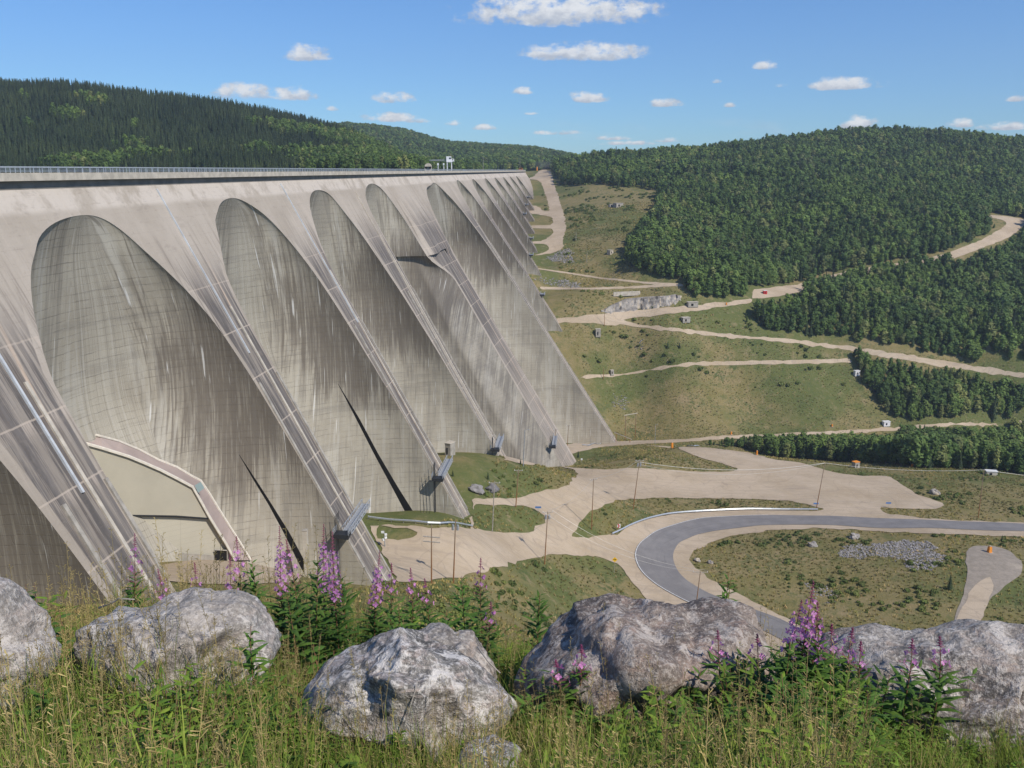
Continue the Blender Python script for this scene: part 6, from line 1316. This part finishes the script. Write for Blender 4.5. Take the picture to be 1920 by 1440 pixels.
HM = [herb(1), herb(2, .5, 26, .07, .011), herb(3, .3, 24, .04, .016), herb(4, .55, 30, .08, .010)]
rd = np.random.RandomState(77)
def near_pts(n, z0, z1, seed, amax=.66):
    rd = np.random.RandomState(seed); Z = np.sqrt(rd.uniform(z0*z0, z1*z1, n)); X = rd.uniform(-amax, amax, n)*Z; return X, Z
X, Z = near_pts(10500, 1.5, 9.2, 1); a = X/Z; sc_ = rd.uniform(.7, 1.15, len(X)); tall = np.interp(a*FP/ CP+PX, [0, 560, 680, 1000, 1100, 1900], [1.25, 1.25, .95, .7, .4, .4]); sc_ = np.where(Z > 5.2, sc_*tall, sc_*np.interp(Z, [2, 3.3, 4.2, 5.2], [.9, .95, .9, .8])*np.interp(a*FP/CP+PX, [0, 500, 560, 940, 1000, 1300, 1400, 1680, 1780, 1900], [1.05, 1.05, .72, .72, .8, .85, .85, .8, .5, .5])); sc_ = sc_*(.62+1.0*(vnoise(X/.55, Z/.45, 31)+.5))
keep = vnoise(X/.5, Z/.5, 21) > -.38; P = np.stack([X, Z, G(X, Z)], -1)[keep]; scatter('grass', P, sc_[keep], CM, 'tangled green and straw coloured grass round the boulders', None, .15)
X, Z = near_pts(4600, 2.0, 8.6, 2); sc_ = rd.uniform(.6, 1.1, len(X)); a = X/Z; tall = np.interp(a*FP/CP+PX, [0, 600, 700, 1000, 1100, 1900], [1.3, 1.3, 1.0, .75, .4, .4]); sc_ = np.where(Z > 5.2, sc_*tall, sc_*np.interp(Z, [2, 3.3, 4.2, 5.2], [.9, .9, .8, .7])*np.interp(a*FP/CP+PX, [0, 500, 560, 940, 1000, 1300, 1400, 1680, 1780, 1900], [1.05, 1.05, .5, .5, .85, .9, 1.1, 1.0, .5, .5]))
keep = vnoise(X/.7, Z/.7, 22) > -.12; P = np.stack([X, Z, G(X, Z)], -1)[keep]; scatter('undergrowth', P, sc_[keep], HM, 'leafy low herbs mixed into the foreground grass', None, .2)
X = np.concatenate([rd.normal(.93, .25, 90), rd.normal(-1.05, .3, 60), rd.normal(-2.25, .08, 22)]); Z = np.concatenate([rd.normal(3.6, .18, 90), rd.normal(3.5, .2, 60), rd.normal(5.0, .2, 22)])
scatter('undergrowth', np.stack([X, Z, G(X, Z)], -1), rd.uniform(.5, .9, len(X)), [HM[2], HM[0]], 'bright yellow green herbs at the bottom between the plants', None, .2)
# a broad leaved sapling and dead sticks
def sapling(px, Z, yt, label, seed):
    rd = random.Random(seed); b = gpt(px, Z); h = top_h2(b, yt); o = empty('sapling', b, label, 'sapling'); sb = MB(); lb_ = MB()
    for s_ in range(3):
        tip = Vector((rd.uniform(-.10, .10), rd.uniform(-.1, .1), h*rd.uniform(.75, 1))); sb.tube([Vector((0, 0, -.05)), tip*.5+Vector((.02, 0, 0)), tip], [.005, .0035, .0015], 5)
        for i in range(11): t = .3+.7*i/11; leaf(lb_, tip*t, i*2.4+s_, rd.uniform(-.1, .5), rd.uniform(.06, .09), .024, .6, .15, 4, rd)
    sb.build('stem', M['fw_stem'], o, True); lb_.build('leaves', M['fw_leaf'], o)
sapling(128, 4.6, 1142, 'broad leaved sapling in the gap between the two left boulders', 3); sapling(70, 5.6, 1088, 'green leafy sapling behind the leftmost boulder', 5); sapling(600, 4.9, 1185, 'leafy sapling in the gap between the flat-topped and mottled boulders', 8)
def stick(pts, label, r=.006):
    P = [RT*((x-PX)/FP*z)+UP_*((PY-y)/FP*z)+FW*z for x, y, z in pts]; b = P[0].copy(); mb = MB(); mb.tube([p-b for p in P], [r*(1-.6*i/len(P)) for i in range(len(P))], 5); o = mb.build('dead_stick', M['greywood'], None, True); o.location = b; tag(o, label, 'stick')
stick([(185, 1140, 5.1), (215, 1128, 5.1), (222, 1122, 5.05), (252, 1124, 5.0)], 'pale dead stick lying on the flat-topped boulder'); stick([(745, 1398, 3.95), (765, 1340, 3.95), (783, 1278, 3.95)], 'straight dry stalk leaning against the mottled boulder', .003)
stick([(545, 1335, 4.2), (585, 1290, 4.2), (630, 1230, 4.2)], 'pale dry stalk left of the mottled boulder', .004); stick([(895, 1212, 4.5), (915, 1240, 4.45), (938, 1262, 4.4)], 'dark twig hanging over the right shoulder of the mottled boulder', .005)
def oat(px, Z, yt, label, seed):
    rd = random.Random(seed); b = gpt(px, Z); h = top_h2(b, yt); o = empty('tall_grass', b, label, 'grass stem'); sb = MB(); hb = MB(); tip = Vector((rd.uniform(-.03, .08), 0, h)); sb.tube([Vector((0, 0, -.03)), tip*.5, tip], [.002, .0016, .0008], 4)
    for i in range(60): t = rd.uniform(.78, 1.); q = tip*t; hb.bar(q, q+Vector((rd.uniform(-1, 1)*.007, rd.uniform(-1, 1)*.007, .012)), .0016, 3, .0008)
    sb.build('stalk', M['straw'], o); hb.build('seed_head', M['straw'], o)
oat(590, 4.6, 1152, 'tall straw grass head left of the mottled boulder', 1); oat(578, 4.4, 1190, 'shorter straw grass head left of the mottled boulder', 2); oat(556, 4.6, 1200, 'straw grass stem nearest the flat-topped boulder', 3); oat(305, 3.4, 1380, 'pale grass head at the bottom left', 4); oat(415, 3.5, 1330, 'straw grass head in front of the flat-topped boulder', 5); oat(1345, 5.6, 1084, 'thin seed head behind the notch of the dark boulder', 6)
# ---------------------------------------------------------------- the air: one box of thin haze round everything
def haze():
    m = bpy.data.materials.new('haze'); m.use_nodes = True; t = NT(m.node_tree); t.n.remove(t.n['Principled BSDF']); v = t.n.new('ShaderNodeVolumePrincipled')
    v.inputs['Color'].default_value = (.72, .84, 1., 1); v.inputs['Density'].default_value = .00009; v.inputs['Anisotropy'].default_value = .1
    t.l.new(v.outputs[0], t.n['Material Output'].inputs['Volume']); return m
mb = MB(); mb.box((0, 1700, 60), (9800, 4400, 800)); o = mb.build('haze', haze()); tag(o, 'thin bluish air between the near bank and the far hills', None, None, 'stuff')
